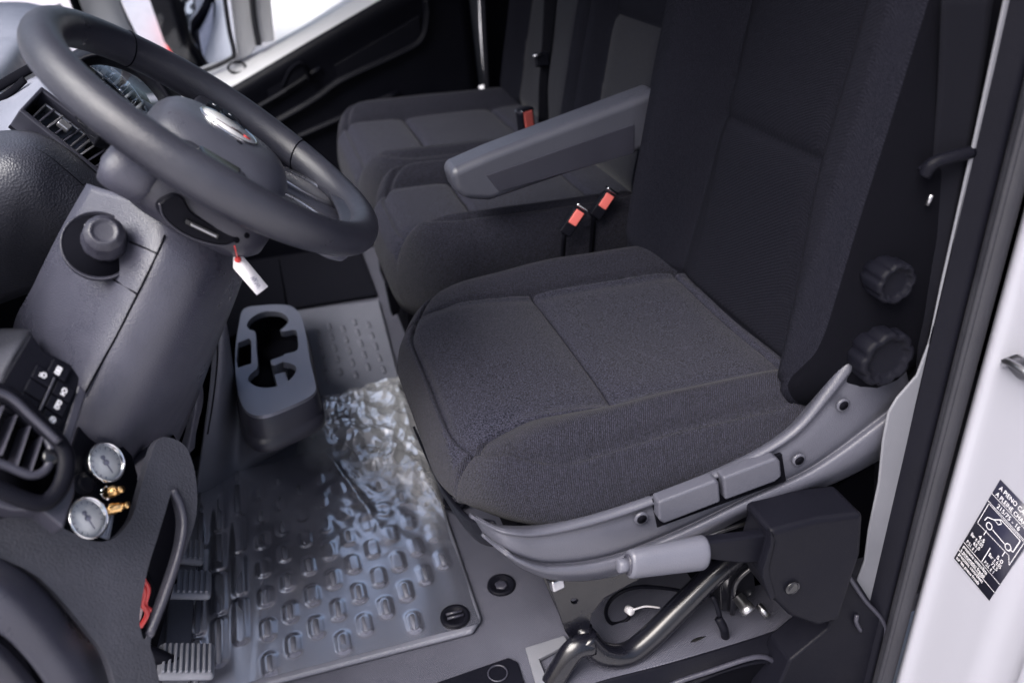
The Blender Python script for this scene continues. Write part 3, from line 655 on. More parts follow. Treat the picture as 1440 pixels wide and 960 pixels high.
plate('cup_ring', c2(smooth_poly(outp, 4)), [c2(smooth_poly(hole1, 3)), c2(hole2)], .012, m_cup, cs, bevel=.0025, to=lambda x, y, h: Vector((x, y, ZC - h)))
o2 = c2(smooth_poly(outp, 4)); ccx = sum(p[0] for p in o2) / len(o2); ccy = sum(p[1] for p in o2) / len(o2)
def wallring(name, levels, M, parent, pts, bottom=False):
    vs = []; fs = []; n = len(pts)
    for s, z, dx, dy in levels:
        for p in pts: vs.append((ccx + (p[0] - ccx) * s + dx, ccy + (p[1] - ccy) * s + dy, z))
    for i in range(len(levels) - 1):
        for j in range(n): fs.append((i * n + j, i * n + (j + 1) % n, (i + 1) * n + (j + 1) % n, (i + 1) * n + j))
    if bottom: fs.append(tuple((len(levels) - 1) * n + j for j in range(n)))
    return obj(name, vs, fs, M, parent)
wallring('cup_body', [(1.0, ZC - .006, 0, 0), (1.03, ZC - .014, 0, 0), (1.05, ZC - .035, 0, 0), (1.06, ZC - .040, 0, 0), (1.09, ZC - .041, 0, 0), (1.10, ZC - .058, 0, 0), (1.02, ZC - .085, -.01, .03)], m_dash, cs, o2, True)
wallring('cup_well', [(.97, ZC - .011, 0, 0), (.90, ZC - .065, 0, 0), (.88, ZC - .07, 0, 0)], m_void, cs, o2, True)
prism('well_insert', [CZ(*z2(*p), -.012) for p in ((355, 352), (420, 330), (422, 356), (375, 374), (358, 372))], (0, 0, -.04), m_cup, cs, .002)
prism('well_insert', [CZ(*z2(*p), -.016) for p in ((368, 404), (420, 392), (438, 460), (385, 468))], (0, 0, -.03), m_cup, cs, .002)
# flank of the console running down to the floor
fr0 = [V(303, 440, 1.22), V(318, 450, 1.22), VZ(333, 545, .165), VZ(350, 598, .150), VZ(385, 612, .148), VZ(428, 598, .150), VZ(458, 560, .150)]
fr3 = [VZ(275, 702, .002), VZ(300, 690, .002), VZ(325, 675, .002), VZ(352, 660, .002), VZ(385, 641, .002), VZ(420, 617, .002), VZ(450, 594, .002)]
patch('console_flank', [fr0, [a * .62 + b * .38 + Vector((.004, -.012, .004)) for a, b in zip(fr0, fr3)], [a * .25 + b * .75 + Vector((.002, -.006, .002)) for a, b in zip(fr0, fr3)], fr3], m_flank, cs, thick=.006)
prism('console_back', [(-.30, 1.34, 0), (-.02, 1.60, 0), (-.02, 1.85, 0), (-.40, 1.85, 0), (-.40, 1.34, 0)], (0, 0, .20), m_void, cs, .004)
tube('flank_seam', [V(304, 462, 1.205), V(306, 500, 1.20), V(300, 560, 1.205), V(292, 610, 1.21)], .0012, m_void, cs, n=6)
brk = tag(patch('column_brace', [[V(268, 525, 1.06), V(276, 517, 1.06), V(284, 530, 1.06)], [V(268, 560, 1.06), V(276, 560, 1.05), V(286, 565, 1.06)], [V(262, 600, 1.06), V(270, 602, 1.05), V(277, 600, 1.06)], [V(250, 640, 1.06), V(262, 640, 1.05), V(274, 630, 1.06)]], m_panel, None, thick=.012), 'grey upright plastic brace between column panel and console flank', 'brace')
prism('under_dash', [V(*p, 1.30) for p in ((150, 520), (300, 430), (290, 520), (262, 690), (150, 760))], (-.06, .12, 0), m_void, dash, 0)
tag(prism('connector_plug', [V(*p, 1.04) for p in ((318, 398), (326, 394), (336, 416), (328, 421))], (0, .02, 0), m_black, None, .002), 'small black connector plug beside the paper key tag', 'plug')

# ================================================================== floor mat, film
fm = thing('floor_mat', 'grey rubber floor mat with raised oblong studs in the footwell', 'floor mat', (0, 1.3, .001))
def sheet(name, poly, z, t, M, parent, bevel=.003): return prism(name, [(p[0], p[1], z) for p in poly], (0, 0, t), M, parent, bevel)
sheet('mat_sheet', [(-.26, .842), (.160, .842), (.178, .862), (.182, 1.56), (.20, 1.95), (-.25, 1.98), (-.26, 1.5)], .001, .010, m_mat, fm, .004)
def studmesh(L_, W_=.0048, H=.004):
    vs = []; fs = []; n = 16; prof = ((1.0, 0), (.97, H * .6), (.75, H))
    for s, z in prof:
        for j in range(n):
            a = 2 * math.pi * j / n; vs.append(Vector((math.cos(a) * W_ * s, math.sin(a) * W_ * s + math.copysign(L_ / 2 - W_, math.sin(a)) , z)))
    for i in range(2):
        for j in range(n): fs.append((i * n + j, i * n + (j + 1) % n, (i + 1) * n + (j + 1) % n, (i + 1) * n + j))
    fs.append(tuple(2 * n + j for j in range(n)))
    me = bpy.data.meshes.new('stud'); me.from_pydata(vs, [], fs); me.materials.append(m_mat); me.polygons.foreach_set('use_smooth', [True] * len(fs)); return me
sm1, sm2 = studmesh(.031), studmesh(.085)
STUDS = []
def stud(x, y, me):
    STUDS.append((x, y, .017 if me is sm1 else .0425))
    o = bpy.data.objects.new('stud', me); _reg(o, 'stud', Vector((x, y, .0108)), fm)
for i in range(9):
    for j in range(7):
        x = -.118 + i * .0335; y = .872 + j * .064 + ((i * 23) % 64) / 1000
        if y < 1.30 and not (x > .11 and y < .93): stud(x, y, sm1)
for i in range(3):
    for j in range(5): stud(-.215 + i * .030, .905 + j * .095 + i * .03, sm2)
for i in range(5):
    for j in range(5): stud(.035 + i * .030, 1.60 + j * .055 + (i % 2) * .025, sm1)
for i in range(4):
    stud(.05 + i * .03, 1.50 + (i % 2) * .02, sm1)
for px, py in ((640, 868), (640, 706)):
    c = VZ(px, py, .012); f_ = lathe('mat_fixing', c, (0, 0, 1), [(.022, 0), (.021, .005), (.016, .006), (.014, .003)], m_black, fm, n=28)
    for k in range(2): tube('fixing_bar', [c + Vector((-.012, -.004 + .008 * k, .006)), c + Vector((.012, -.004 + .008 * k, .006))], .0022, m_dash, f_, k=0, n=6)

def film_mat(name, base_fac):
    M = bpy.data.materials.new(name); M.use_nodes = True; nt = M.node_tree; N = nt.nodes; L = nt.links
    N.remove(N['Principled BSDF']); out = N['Material Output']
    tr = N.new('ShaderNodeBsdfTransparent'); tr.inputs[0].default_value = (.93, .94, .97, 1)
    gl = N.new('ShaderNodeBsdfGlossy'); gl.inputs['Roughness'].default_value = .22; gl.inputs[0].default_value = (.97, .95, .96, 1)
    df = N.new('ShaderNodeBsdfDiffuse'); df.inputs[0].default_value = (.40, .42, .56, 1)
    fr = N.new('ShaderNodeFresnel'); fr.inputs[0].default_value = 1.6
    mr = N.new('ShaderNodeMapRange'); mr.inputs['From Min'].default_value = .05; mr.inputs['From Max'].default_value = .6; mr.inputs['To Min'].default_value = base_fac; mr.inputs['To Max'].default_value = .75
    L.new(fr.outputs[0], mr.inputs[0])
    a = N.new('ShaderNodeMixShader'); a.inputs[0].default_value = .32; L.new(tr.outputs[0], a.inputs[1]); L.new(df.outputs[0], a.inputs[2])
    b = N.new('ShaderNodeMixShader'); L.new(mr.outputs[0], b.inputs[0]); L.new(a.outputs[0], b.inputs[1]); L.new(gl.outputs[0], b.inputs[2])
    L.new(b.outputs[0], out.inputs[0]); return M
m_film = film_mat('clear_film', .26); m_filmglare = mat('film_glare', (.90, .90, .93), .11, metal=.55, coat=.8)  # crumpled clear film: bright reflections are put into a silver-white colour
fl = thing('protective_film', 'glossy clear protective film, crumpled and silvery towards the console, lying on the floor mat', 'plastic film', (0, 1.2, .012))
def ridge(p, s): return 1 - abs(mnoise.noise(p * s)) * 2
def gridfilm(name, poly, nx, ny, hf, M):
    q = [Vector((p[0], p[1], 0)) for p in poly]; vs = []
    for i in range(nx + 1):
        for j in range(ny + 1):
            a, b = i / nx, j / ny; p = (q[0] * (1 - a) + q[1] * a) * (1 - b) + (q[3] * (1 - a) + q[2] * a) * b
            p = p + Vector((.006 * mnoise.noise(Vector((p.y * 9, 0, 1))) * (a > .98) , .006 * mnoise.noise(Vector((p.x * 14, 0, 5))) * (b > .98), 0))
            vs.append(Vector((p.x, p.y, hf(p, a, b))))
    Wd = ny + 1
    return obj(name, vs, [(i * Wd + j, (i + 1) * Wd + j, (i + 1) * Wd + j + 1, i * Wd + j + 1) for i in range(nx) for j in range(ny)], M, fl)
def hfilm(p, a, b):
    w = smoothstep(.30, .85, a) * smoothstep(.22, .80, b)
    z = .0128 + .0009 * mnoise.noise(Vector((p.x * 26, p.y * 8, 2)))
    z += w * .010 * max(0, ridge(Vector((p.x * 1.0 + p.y * .26, p.y * .10, .3)), 20)) ** 3
    z += w * .004 * ridge(Vector((p.x, p.y, .9)), 30)
    for sx_, sy_, sl_ in STUDS:
        if abs(p.x - sx_) < .02 and abs(p.y - sy_) < sl_ + .012:
            d = max(0, math.hypot(p.x - sx_, max(0, abs(p.y - sy_) - sl_ + .0066)) - .0066); z += (1 - w * .6) * .0018 * math.exp(-(d / .0035) ** 2)
    z += (1 - w) * .0014 * max(0, mnoise.noise(Vector((p.x * 60 - p.y * 6, p.y * 4, 7)))) * smoothstep(.5, .0, a)
    return z
gridfilm('smooth_film', [(-.225, .850), (.172, .850), (.178, 1.36), (-.215, 1.33)], 130, 150, hfilm, m_film)
def hfoil(p, a, b):
    e = min(1, min(a, b, 1 - a, 1 - b) / .08)
    v = Vector((p.x, p.y, 0)); v = v + Vector((mnoise.noise(v * 14), mnoise.noise(v * 14 + Vector((5, 3, 1))), 0)) * .018
    f1 = mnoise.voronoi(Vector((v.x * 17, v.y * 9, .3)))[0]; f2 = mnoise.voronoi(Vector((v.x * 40 + 3, v.y * 24, .8)))[0]; f3 = mnoise.voronoi(Vector((v.x * 85, v.y * 60, 2.1)))[0]
    k = smoothstep(.0, .6, b)
    z = .019 + k * ((.026 * f1[0] + .016 * (f1[1] - f1[0])) * (.35 + .65 * e) + .010 * f2[0] + .003 * f3[0]) + (1 - k) * .006 * max(0, ridge(Vector((p.x + p.y * .26, p.y * .1, .3)), 20)) ** 2
    return z
cf = gridfilm('crumpled_film', [(-.060, 1.31), (.176, .92), (.183, 1.53), (.010, 1.50)], 130, 210, hfoil, m_filmglare)
at_ = cf.data.attributes.new('fade', 'FLOAT', 'POINT')          # how creased the film is: 0 flat and clear, 1 crushed, with the silver glare colour
fv = []
for i in range(131):
    for j in range(211):
        b = j / 210; p = cf.data.vertices[i * 211 + j].co
        fv.append(max(0, min(1, smoothstep(.10, .62, b + .16 * mnoise.noise(Vector((p.x * 30, p.y * 7, 1)))) * 1.05)))
at_.data.foreach_set('value', fv)
nt = m_filmglare.node_tree; an_ = nt.nodes.new('ShaderNodeAttribute'); an_.attribute_name = 'fade'
tr_ = nt.nodes.new('ShaderNodeBsdfTransparent'); mx_ = nt.nodes.new('ShaderNodeMixShader')
nt.links.new(an_.outputs['Fac'], mx_.inputs[0]); nt.links.new(tr_.outputs[0], mx_.inputs[1]); nt.links.new(nt.nodes['Principled BSDF'].outputs[0], mx_.inputs[2]); nt.links.new(mx_.outputs[0], nt.nodes['Material Output'].inputs[0])

# floor fittings near the seat
tag(prism('seat_latch', [V(*p, 1.72) for p in ((543, 404), (556, 396), (566, 412), (562, 440), (552, 446))], (.0, .03, 0), m_void, None, .003), 'black latch at the foot of the passenger bench', 'latch')
fb = tag(lathe('floor_socket', (VZ(705, 823, .0)), (0, 0, 1), [(.022, -.001), (.021, .004), (.017, .0045), (.014, .001)], m_black, None, n=32), 'round black recessed bolt socket in the ribbed floor before the seat', 'socket')
lathe('socket_bolt', VZ(705, 823, 0), (0, 0, 1), [(.010, .0), (.010, .003), (.006, .0035)], m_dash, fb, n=6)
fh = thing('floor_hatch', 'small dark square hatch in the floor at the door edge with finger ring', 'hatch', VZ(680, 945, 0))
prism('hatch_plate', [VZ(*p, .0015) for p in ((612, 962), (715, 926), (728, 932), (745, 985), (650, 1010))], (0, 0, .004), m_black, fh, .002)
tube('finger_ring', [VZ(700, 946, .007) + Vector((.013 * math.cos(a), .013 * math.sin(a), 0)) for a in [2 * math.pi * q / 20 for q in range(21)]], .0012, m_dash, fh, k=0, n=6, closed=True)

# ================================================================== pedals
def pedal(name, label, px, py, y, w, h, lean):
    c = V(px, py, y); t = thing(name, label, 'pedal', c - Vector((0, 0, h)), 'foot pedals')
    n = _n((math.cos(lean), 0, math.sin(lean))); a, b, _ = frame(n, (0, 0, 1))
    pd = obox('pedal_pad', c, (a, b, n), (w, h, .012), m_pedal, t, .006, 3)
    k = max(5, int(h / .0075))
    for i in range(k):
        u = (-.5 + (i + .5) / k) * h * .90
        obox('tread_rib', c + b * u + n * .007, (a, b, n), (w * .82, h * .9 / k * .55, .005), m_pedal, pd, .001)
    tube('pedal_arm', [c - n * .005, c - n * .03 + Vector((-.02, 0, .05)), c + Vector((-.14, 0, .17))], .009, m_black, t)
pedal('clutch_pedal', 'ribbed rubber clutch pedal, widest and closest to the door', 262, 930, .835, .056, .068, R(70))
pedal('brake_pedal', 'ribbed rubber brake pedal half hidden behind the lower dash', 262, 822, .965, .052, .066, R(70))
pedal('accelerator_pedal', 'ribbed accelerator pedal mostly hidden beyond the brake pedal', 262, 776, 1.06, .05, .05, R(66))

# ================================================================== driver seat
ds = thing('bucket_seat', 'charcoal fabric driver seat with armrest, side levers and adjuster knobs', 'seat', (.42, .955, 0))
SY = .955
def seat_top(x, y):                      # x: local along the seat (front negative), y across
    d = abs(y); z = .380
    z += (.010 + .030 * smoothstep(-.24, .02, x)) * smoothstep(.145, .215, d) - .034 * smoothstep(.205, .262, d)
    z += .006 * math.exp(-((x + .17) / .07) ** 2) - .006 * smoothstep(-.19, -.275, x) + .010 * math.exp(-(d / .14) ** 2) * math.exp(-((x + .15) / .10) ** 2)
    z -= .006 * math.exp(-(d / .12) ** 2) * smoothstep(-.1, .1, x)
    return z
sx0, shx, shy = .395, .270, .258
sc_ = cushion('seat_cushion', shx, shy, .15, seat_top, .285, lambda x, y, z: Vector((sx0 + x, SY + y, z)), m_twill, ds, 200, 200, er=.085, ed=.058, seamd=.011, seamw=.003,
              seams=[((-.255, -.178), (-.19, -.168)), ((-.19, -.168), (.24, -.168)), ((-.255, .178), (-.19, .168)), ((-.19, .168), (.24, .168)), ((-.048, -.166), (-.048, .166)), ((.19, -.166), (.19, .166))], edge_seam=.026)
add_mat(sc_, m_mel, lambda c: abs(c.y - SY) < .168 and c.z > .34 and c.x - sx0 > -.252)

# backrest: local a up the back, b across, h out of the back (towards the wheel)
bl = R(9); bo = Vector((.622, SY, .36)); bu = Vector((math.sin(bl), 0, math.cos(bl))); bh = Vector((-math.cos(bl), 0, math.sin(bl)))
def back_to(x, y, z): return bo + bu * (x + .42) + Vector((0, y, 0)) + bh * z
def back_top(x, y):
    d = abs(y); iw = .128 + .03 * smoothstep(-.1, -.42, x); z = .035
    z += .072 * smoothstep(iw - .004, iw + .075, d) - .034 * smoothstep(.225, .276, d)
    z += .012 * math.exp(-((x + .15) / .14) ** 2) * (1 - smoothstep(.1, .14, d))
    return z
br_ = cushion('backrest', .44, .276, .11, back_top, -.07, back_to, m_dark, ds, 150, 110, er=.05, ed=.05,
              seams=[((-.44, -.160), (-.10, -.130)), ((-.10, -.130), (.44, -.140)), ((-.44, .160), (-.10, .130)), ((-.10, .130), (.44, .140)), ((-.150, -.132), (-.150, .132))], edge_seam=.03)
m_side = mat('side_cloth_shaded', (.0035, .0035, .005), .95, bump=('noise', 800, .4), spec=.03)  # near black: shade on the backrest's sides is put into the colour
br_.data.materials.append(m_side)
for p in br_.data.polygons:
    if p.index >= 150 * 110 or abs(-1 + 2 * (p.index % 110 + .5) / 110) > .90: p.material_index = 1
# side shell
top_ = [(662, 722), (690, 736), (715, 741), (760, 739), (850, 716), (950, 681), (1050, 638), (1115, 596), (1160, 540), (1205, 478), (1236, 456), (1258, 450)]
bot_ = [(684, 757), (708, 778), (738, 798), (785, 812), (862, 805), (960, 766), (1060, 716), (1130, 690), (1180, 668), (1230, 640), (1262, 615), (1290, 590)]
rows = []
for fr_, yy in ((-.05, .722), (0, .700), (.06, .690), (.17, .684), (.22, .689), (.40, .686), (.66, .685), (.73, .690), (.80, .680), (.93, .677), (1.0, .684), (1.06, .705)):
    rows.append([V(a[0] + (b[0] - a[0]) * fr_, a[1] + (b[1] - a[1]) * fr_, yy + (.055, .014)[k] if k < 2 else yy) for k, (a, b) in enumerate(zip(top_, bot_))])
patch('side_shell', rows, m_shell, ds, k=4, thick=.004)
patch('shell_front', [[V(692, 735, .722), V(650, 722, .80), V(612, 670, .95), V(580, 600, 1.1)], [V(712, 772, .722), V(668, 758, .80), V(625, 700, .95), V(590, 625, 1.1)]], m_black, ds, thick=.004)
prism('lever_shadow_slot', [V(*p, .6845) for p in ((918, 704), (1100, 638), (1106, 676), (924, 742))], (0, .012, 0), m_void, ds, .001)  # dark slab that paints the shadow behind the levers
prism('height_lever', [V(*p, .672) for p in ((926, 706), (1008, 675), (1012, 679), (1014, 706), (934, 737), (927, 732))], (0, .018, 0), m_shell, ds, .0035, 3)
prism('tilt_lever', [V(*p, .672) for p in ((1017, 672), (1092, 644), (1098, 648), (1100, 670), (1090, 678), (1020, 704))], (0, .018, 0), m_shell, ds, .0035, 3)
for px, py in ((901, 727), (1122, 645), (1184, 568)):
    c = V(px, py, .683); rg = lathe('screw_recess', c, (0, -1, 0), [(.0085, 0), (.0085, .003), (.0062, .0035)], m_shell, ds, n=20)
    lathe('recess_hole', c, (0, -1, 0), [(.0060, 0), (.0060, .0038)], m_void, rg, n=16)
for px, py, rk, yk in ((1252, 394, .0235, .672), (1240, 500, .034, .672)):
    c = V(px, py, yk)
    lathe('adjuster_knob', c, (0, -1, 0), [(rk * .8, -.03), (rk, -.012), (rk, .008), (rk * .94, .012), (rk * .80, .013), (rk * .74, .008), (rk * .5, .0075)], m_black, ds, n=64, lobes=(8, .11), up=(.3, 0, 1))
prism('hinge_cover', [V(*p, .700) for p in ((1180, 560), (1200, 500), (1228, 452), (1262, 432), (1300, 430), (1300, 600), (1240, 640))], (0, .03, 0), m_black, ds, .006)
# armrest on the far side
ay = 1.235
ar = [V(*p, ay) for p in ((632, 243), (642, 237), (690, 216), (790, 178), (892, 140), (930, 126), (930, 200), (892, 218), (800, 246), (690, 284), (655, 282), (640, 268))]
prism('armrest', ar, (0, .062, 0), m_shell, ds, .014, 5)
prism('armrest_cover', [V(*p, ay - .0015) for p in ((684, 247), (892, 175), (892, 216), (702, 270))], (0, .01, 0), m_dash, ds, .0012)
# pan under the cushion
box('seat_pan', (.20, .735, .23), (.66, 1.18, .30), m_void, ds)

# ------------------------------------------------------------------ seat frame below
sf = ds                                  # frame and tubes carry the seat: parts of it
plate('side_bracket', [(p[0] / 1000, p[1] / 1000) for p in ((764, 802), (800, 806), (860, 804), (985, 752), (1000, 760), (920, 803), (880, 824), (850, 840), (833, 862), (828, 888), (838, 922), (808, 908), (795, 888))],
      [[(.808 + .005 * math.cos(a), .845 + .004 * math.sin(a)) for a in [2 * math.pi * q / 10 for q in range(10)]]], .006, m_blackm, sf, bevel=.001, to=lambda x, y, h: V(x * 1000, y * 1000, .752) + Vector((0, h, 0)))
tube('front_leg', [V(835, 905, .735), V(808, 912, .735), V(785, 945, .730), V(755, 1000, .722)], .015, m_blackm, sf, flat=.6)
tube('diagonal_tube', [V(822, 895, .745), V(845, 918, .735), V(880, 920, .735), V(912, 898, .74), (V(960, 850, .75)), V(1005, 806, .76), V(1050, 770, .77)], .0165, m_blackm, sf, n=18)
tube('gusset', [V(820, 880, .758), V(826, 915, .745)], .012, m_blackm, sf, k=2)
tube('cross_tube', [V(930, 938, .735), V(962, 914, .735), V(1005, 897, .74), V(1050, 882, .745), V(1090, 868, .75)], .0115, m_steel, sf, n=16)
tube('clamp_band', [V(1010, 868, .73), V(1018, 884, .722), V(1020, 896, .73)], .006, m_black, sf, k=4)
tube('clamp_band', [V(1002, 838, .74), V(1008, 852, .735), V(1012, 866, .73)], .0035, m_black, sf, k=4)
prism('latch_block', [V(*p, .75) for p in ((1012, 808), (1060, 790), (1064, 830), (1034, 862), (1014, 860))], (0, .04, 0), m_gloss, sf, .004)
tube('latch_edge', [V(1030, 862, .745), V(1034, 822, .745), V(1056, 798, .745), V(1075, 790, .745)], .004, m_blackm, sf)
lathe('bolt', V(1043, 846, .735), _n((.35, -.8, -.5)), [(.0085, -.01), (.0085, .006), (.0105, .0065), (.0105, .015), (.0085, .017)], m_steel, sf, n=12)
lathe('bolt', V(1073, 858, .735), _n((.35, -.8, -.5)), [(.005, -.01), (.005, .01)], m_steel, sf, n=8)
obox('latch_clip', V(783, 820, .745), frame((.2, -.9, .3)), (.018, .016, .012), m_steel, sf, .003)
prism('rail', [V(*p, .758) for p in ((758, 800), (764, 800), (812, 905), (804, 905))], (0, .02, 0), m_gloss, sf, .001)
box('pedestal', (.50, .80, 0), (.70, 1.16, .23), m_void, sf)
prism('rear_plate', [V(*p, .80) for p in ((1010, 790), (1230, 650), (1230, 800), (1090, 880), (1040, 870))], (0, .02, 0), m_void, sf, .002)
cb = thing('cable_loop', 'thin black cable looping over the floor under the driver seat', 'cable', VZ(885, 875, 0))
tube('cable', [V(985, 835, .80), V(930, 826, .80), V(890, 826, .80), V(862, 840, .80), V(852, 860, .80), V(860, 876, .80), V(880, 872, .80), V(888, 860, .80)], .0028, m_black, cb, n=8)
lathe('cable_plug', V(886, 858, .79), (.3, -.9, .2), [(.006, -.006), (.006, .004), (.004, .005)], m_paper, cb, n=14)
tube('wire', [V(890, 857, .785), V(908, 852, .785), V(928, 854, .785)], .0014, m_paper, cb, n=6)
tube('wire', [V(968, 850, .79), V(980, 868, .79), V(1000, 862, .79)], .0012, m_paper, cb, n=6)
tag(prism('seat_bracket', [VZ(*p, .003) for p in ((739, 914), (793, 897), (800, 908), (758, 930), (772, 965), (754, 965))], (0, 0, .006), m_trim, None, .001), 'white painted L shaped metal bracket on the floor under the seat leg', 'bracket')

# ------------------------------------------------------------------ hand brake
hb = thing('hand_brake', 'hand brake lever with light grey grip and push button beside the seat', 'hand brake', V(1150, 860, .65))
ga_, gb_ = V(884, 793, .645), V(990, 776, .645); gd = (gb_ - ga_).normalized()
ax_, by_, _ = frame(gd, (0, 0, 1)); L_ = (gb_ - ga_).length
prof = []
lathe('grip', ga_, gd, [(.0125, 0), (.0150, .001), (.0158, .004), (.0165, .02), (.0178, L_ * .55), (.0192, L_ * .9), (.0192, L_ - .003), (.0175, L_), (.010, L_ + .001)], m_grip, hb, n=28, ell=(.85, 1.15))
lathe('grip_collar', ga_, gd, [(.0115, -.002), (.0115, .001)], m_dash, hb, n=20, ell=(.85, 1.1))
lathe('push_button', ga_, gd, [(.0070, -.013), (.0080, -.012), (.0080, .001)], m_grip, hb, n=20)
prism('lever_arm', [V(*p, .640) for p in ((985, 764), (1082, 752), (1092, 790), (1040, 792), (988, 786))], (0, .014, 0), m_black, hb, .003)
prism('lever_cover', [V(*p, .625) for p in ((1082, 748), (1150, 730), (1216, 722), (1212, 780), (1196, 828), (1182, 872), (1150, 882), (1112, 868), (1086, 842), (1074, 812), (1076, 800), (1086, 766))], (0, .06, 0), m_black, hb, .008, 3)
prism('cover_edge', [V(*p, .6235) for p in ((1084, 748), (1090, 758), (1081, 800), (1091, 840), (1084, 844), (1072, 810), (1074, 798), (1084, 765))], (0, .01, 0), m_black, hb, .001)
lathe('cover_screw', V(1114, 826, .623), (0, -1, 0), [(.010, 0), (.009, .002), (.006, .0015)], m_gloss, hb, n=20)
tube('lever_rod', [V(940, 782, .66), V(1000, 752, .68), V(1050, 735, .69)], .0025, m_steel, hb, n=8)

# ================================================================== passenger bench
def bseat(name, label, xc, yc, hx, hy, ztop, zbot, ybo):
    t = thing(name, label, 'seat', (xc, yc, 0), 'passenger bench seats')
    def tp(x, y):
        d = abs(y) / hy; return ztop + .032 * smoothstep(.60, .80, d) - .014 * smoothstep(.84, 1, d) - .012 * smoothstep(-hx * .75, -hx, x)
    c = cushion('seat_cushion', hx, hy, .12, tp, zbot, lambda x, y, z: Vector((xc + x, yc + y, z)), m_twill, t, 120, 120, er=.042, ed=.05, wob=.002, seamd=.011, seamw=.0045,
                seams=[((-hx, -hy * .64), (hx, -hy * .64)), ((-hx, hy * .64), (hx, hy * .64)), ((-.09, -hy * .64), (-.09, hy * .64)), ((.13, -hy * .64), (.13, hy * .64))], edge_seam=.03)
    add_mat(c, m_mel, lambda q: abs(q.y - yc) < hy * .64 and q.z > ztop - .05)
    lean = R(10); o_ = Vector((xc + hx * .86, yc, ztop - .02)); u_ = Vector((math.sin(lean), 0, math.cos(lean))); h_ = Vector((-math.cos(lean), 0, math.sin(lean)))
    def bt(x, y): d = abs(y) / hy; return .03 + .03 * smoothstep(.60, .82, d) - .015 * smoothstep(.84, 1, d)
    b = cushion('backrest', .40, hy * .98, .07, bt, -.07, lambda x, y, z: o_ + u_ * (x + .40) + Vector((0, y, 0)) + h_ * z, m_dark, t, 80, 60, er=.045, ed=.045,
                seams=[((-.4, -hy * .6), (.4, -hy * .6)), ((-.4, hy * .6), (.4, hy * .6)), ((-.10, -hy * .6), (-.10, hy * .6))])
    add_mat(b, m_mel2, lambda q: abs(q.y - yc) < hy * .6 and q.z < ztop + .28 and q.x < xc + hx + .1)
    box('seat_base', (xc - hx * .72, yc - hy * .8, 0.0), (xc + hx * .8, yc + hy * .8, zbot + .02), m_void, t)
    return t
bseat('bench_seat', 'grey fabric middle seat of the passenger bench, beside the armrest', .415, 1.455, .255, .192, .425, .27, 0)
bseat('bench_seat', 'grey fabric outer passenger seat next to the far door', .420, 1.925, .262, .275, .425, .27, 0)
# buckles
def buckle(label, c, d, s=1.0):
    t = thing('belt_buckle', label, 'belt buckle', c - d * .05, 'seat belt buckles')
    n = _n((.25, -.75, .6)); n = (n - d * n.dot(d)).normalized(); a = d.cross(n)
    obox('buckle_body', c - d * .022, (a, d, n), (.026 * s, .055 * s, .018 * s), m_black, t, .003)
    obox('release_button', c - d * .012 + n * .0085 * s, (a, d, n), (.018 * s, .030 * s, .004), m_redl, t, .0015)
    obox('buckle_rim', c + d * .007, (a, d, n), (.026 * s, .006 * s, .0185 * s), m_chrome, t, .0015)
    tube('stalk', [c - d * .045, c - d * .05 + Vector((0, .006, -.07))], .006, m_void, t, flat=.6)
d1 = (V(819, 289, 1.235) - V(797, 322, 1.235)).normalized()
buckle('red buttoned belt buckle standing lowest beside the driver seat cushion', V(815, 296, 1.235), d1, .85)
buckle('red buttoned belt buckle tucked behind its lower twin against the middle seat', V(857, 273, 1.255), d1, .85)
buckle('belt buckle standing up from the outer passenger seat', V(738, 160, 1.70), (V(738, 160, 1.70) - V(722, 180, 1.70) + Vector((-.03, 0, .02))).normalized(), 1.25)
bt = thing('belt_tongue', 'pale grey belt tab poking up between the driver cushion and backrest', 'belt tab', V(910, 330, 1.20))
prism('tab', [V(*p, 1.20) for p in ((903, 328), (918, 299), (922, 302), (908, 328))], (0, .006, 0), m_trim, bt, .001)
prism('tab', [V(*p, 1.205) for p in ((915, 328), (926, 309), (929, 312), (920, 330))], (0, .006, 0), m_trim, bt, .001)
# middle belt and its guide
mb = thing('middle_belt', 'black webbing belt running down between the two bench backrests', 'seat belt', V(764, 170, 1.70))
patch('webbing', [[V(766, -20, 1.72), V(786, -20, 1.72)], [V(762, 60, 1.71), V(778, 60, 1.71)], [V(758, 120, 1.70), V(771, 120, 1.70)], [V(757, 172, 1.70), V(772, 176, 1.70)]], m_web, mb, thick=.002)
obox('guide', V(762, 84, 1.69), frame((0, -1, .2)), (.03, .028, .014), m_black, mb, .004)
tube('guide_pin', [V(750, 80, 1.68), V(760, 76, 1.68)], .003, m_steel, mb, k=2)

# ================================================================== far side: passenger door, quarter window
pd = thing('passenger_door', 'dark trimmed passenger door with pale sill and large window', 'door', (.2, 2.38, -.1))
trim_top = [(250, 166), (290, 142), (345, 111), (450, 49), (556, -12), (650, -60)]
patch('door_trim', [[V(*p, 2.335) for p in trim_top], [V(p[0] + 4, p[1] + 14, 2.318) for p in trim_top], [V(p[0] + 10, p[1] + 60, 2.33) for p in trim_top], [V(p[0] + 20, p[1] + 150, 2.33) for p in trim_top], [V(p[0] + 40, p[1] + 330, 2.33) for p in trim_top]], m_black, pd, thick=.02)
patch('door_sill', [[V(225, 128, 2.47), V(290, 92, 2.47), V(345, 78, 2.47), V(420, 40, 2.47), V(500, -10, 2.47), V(600, -62, 2.47)], [V(238, 150, 2.40), V(300, 114, 2.40), V(350, 92, 2.40), V(440, 40, 2.40), V(530, -10, 2.40), V(630, -60, 2.40)], [V(p[0], p[1] + 2, 2.338) for p in trim_top]], m_pale, pd, thick=.01)
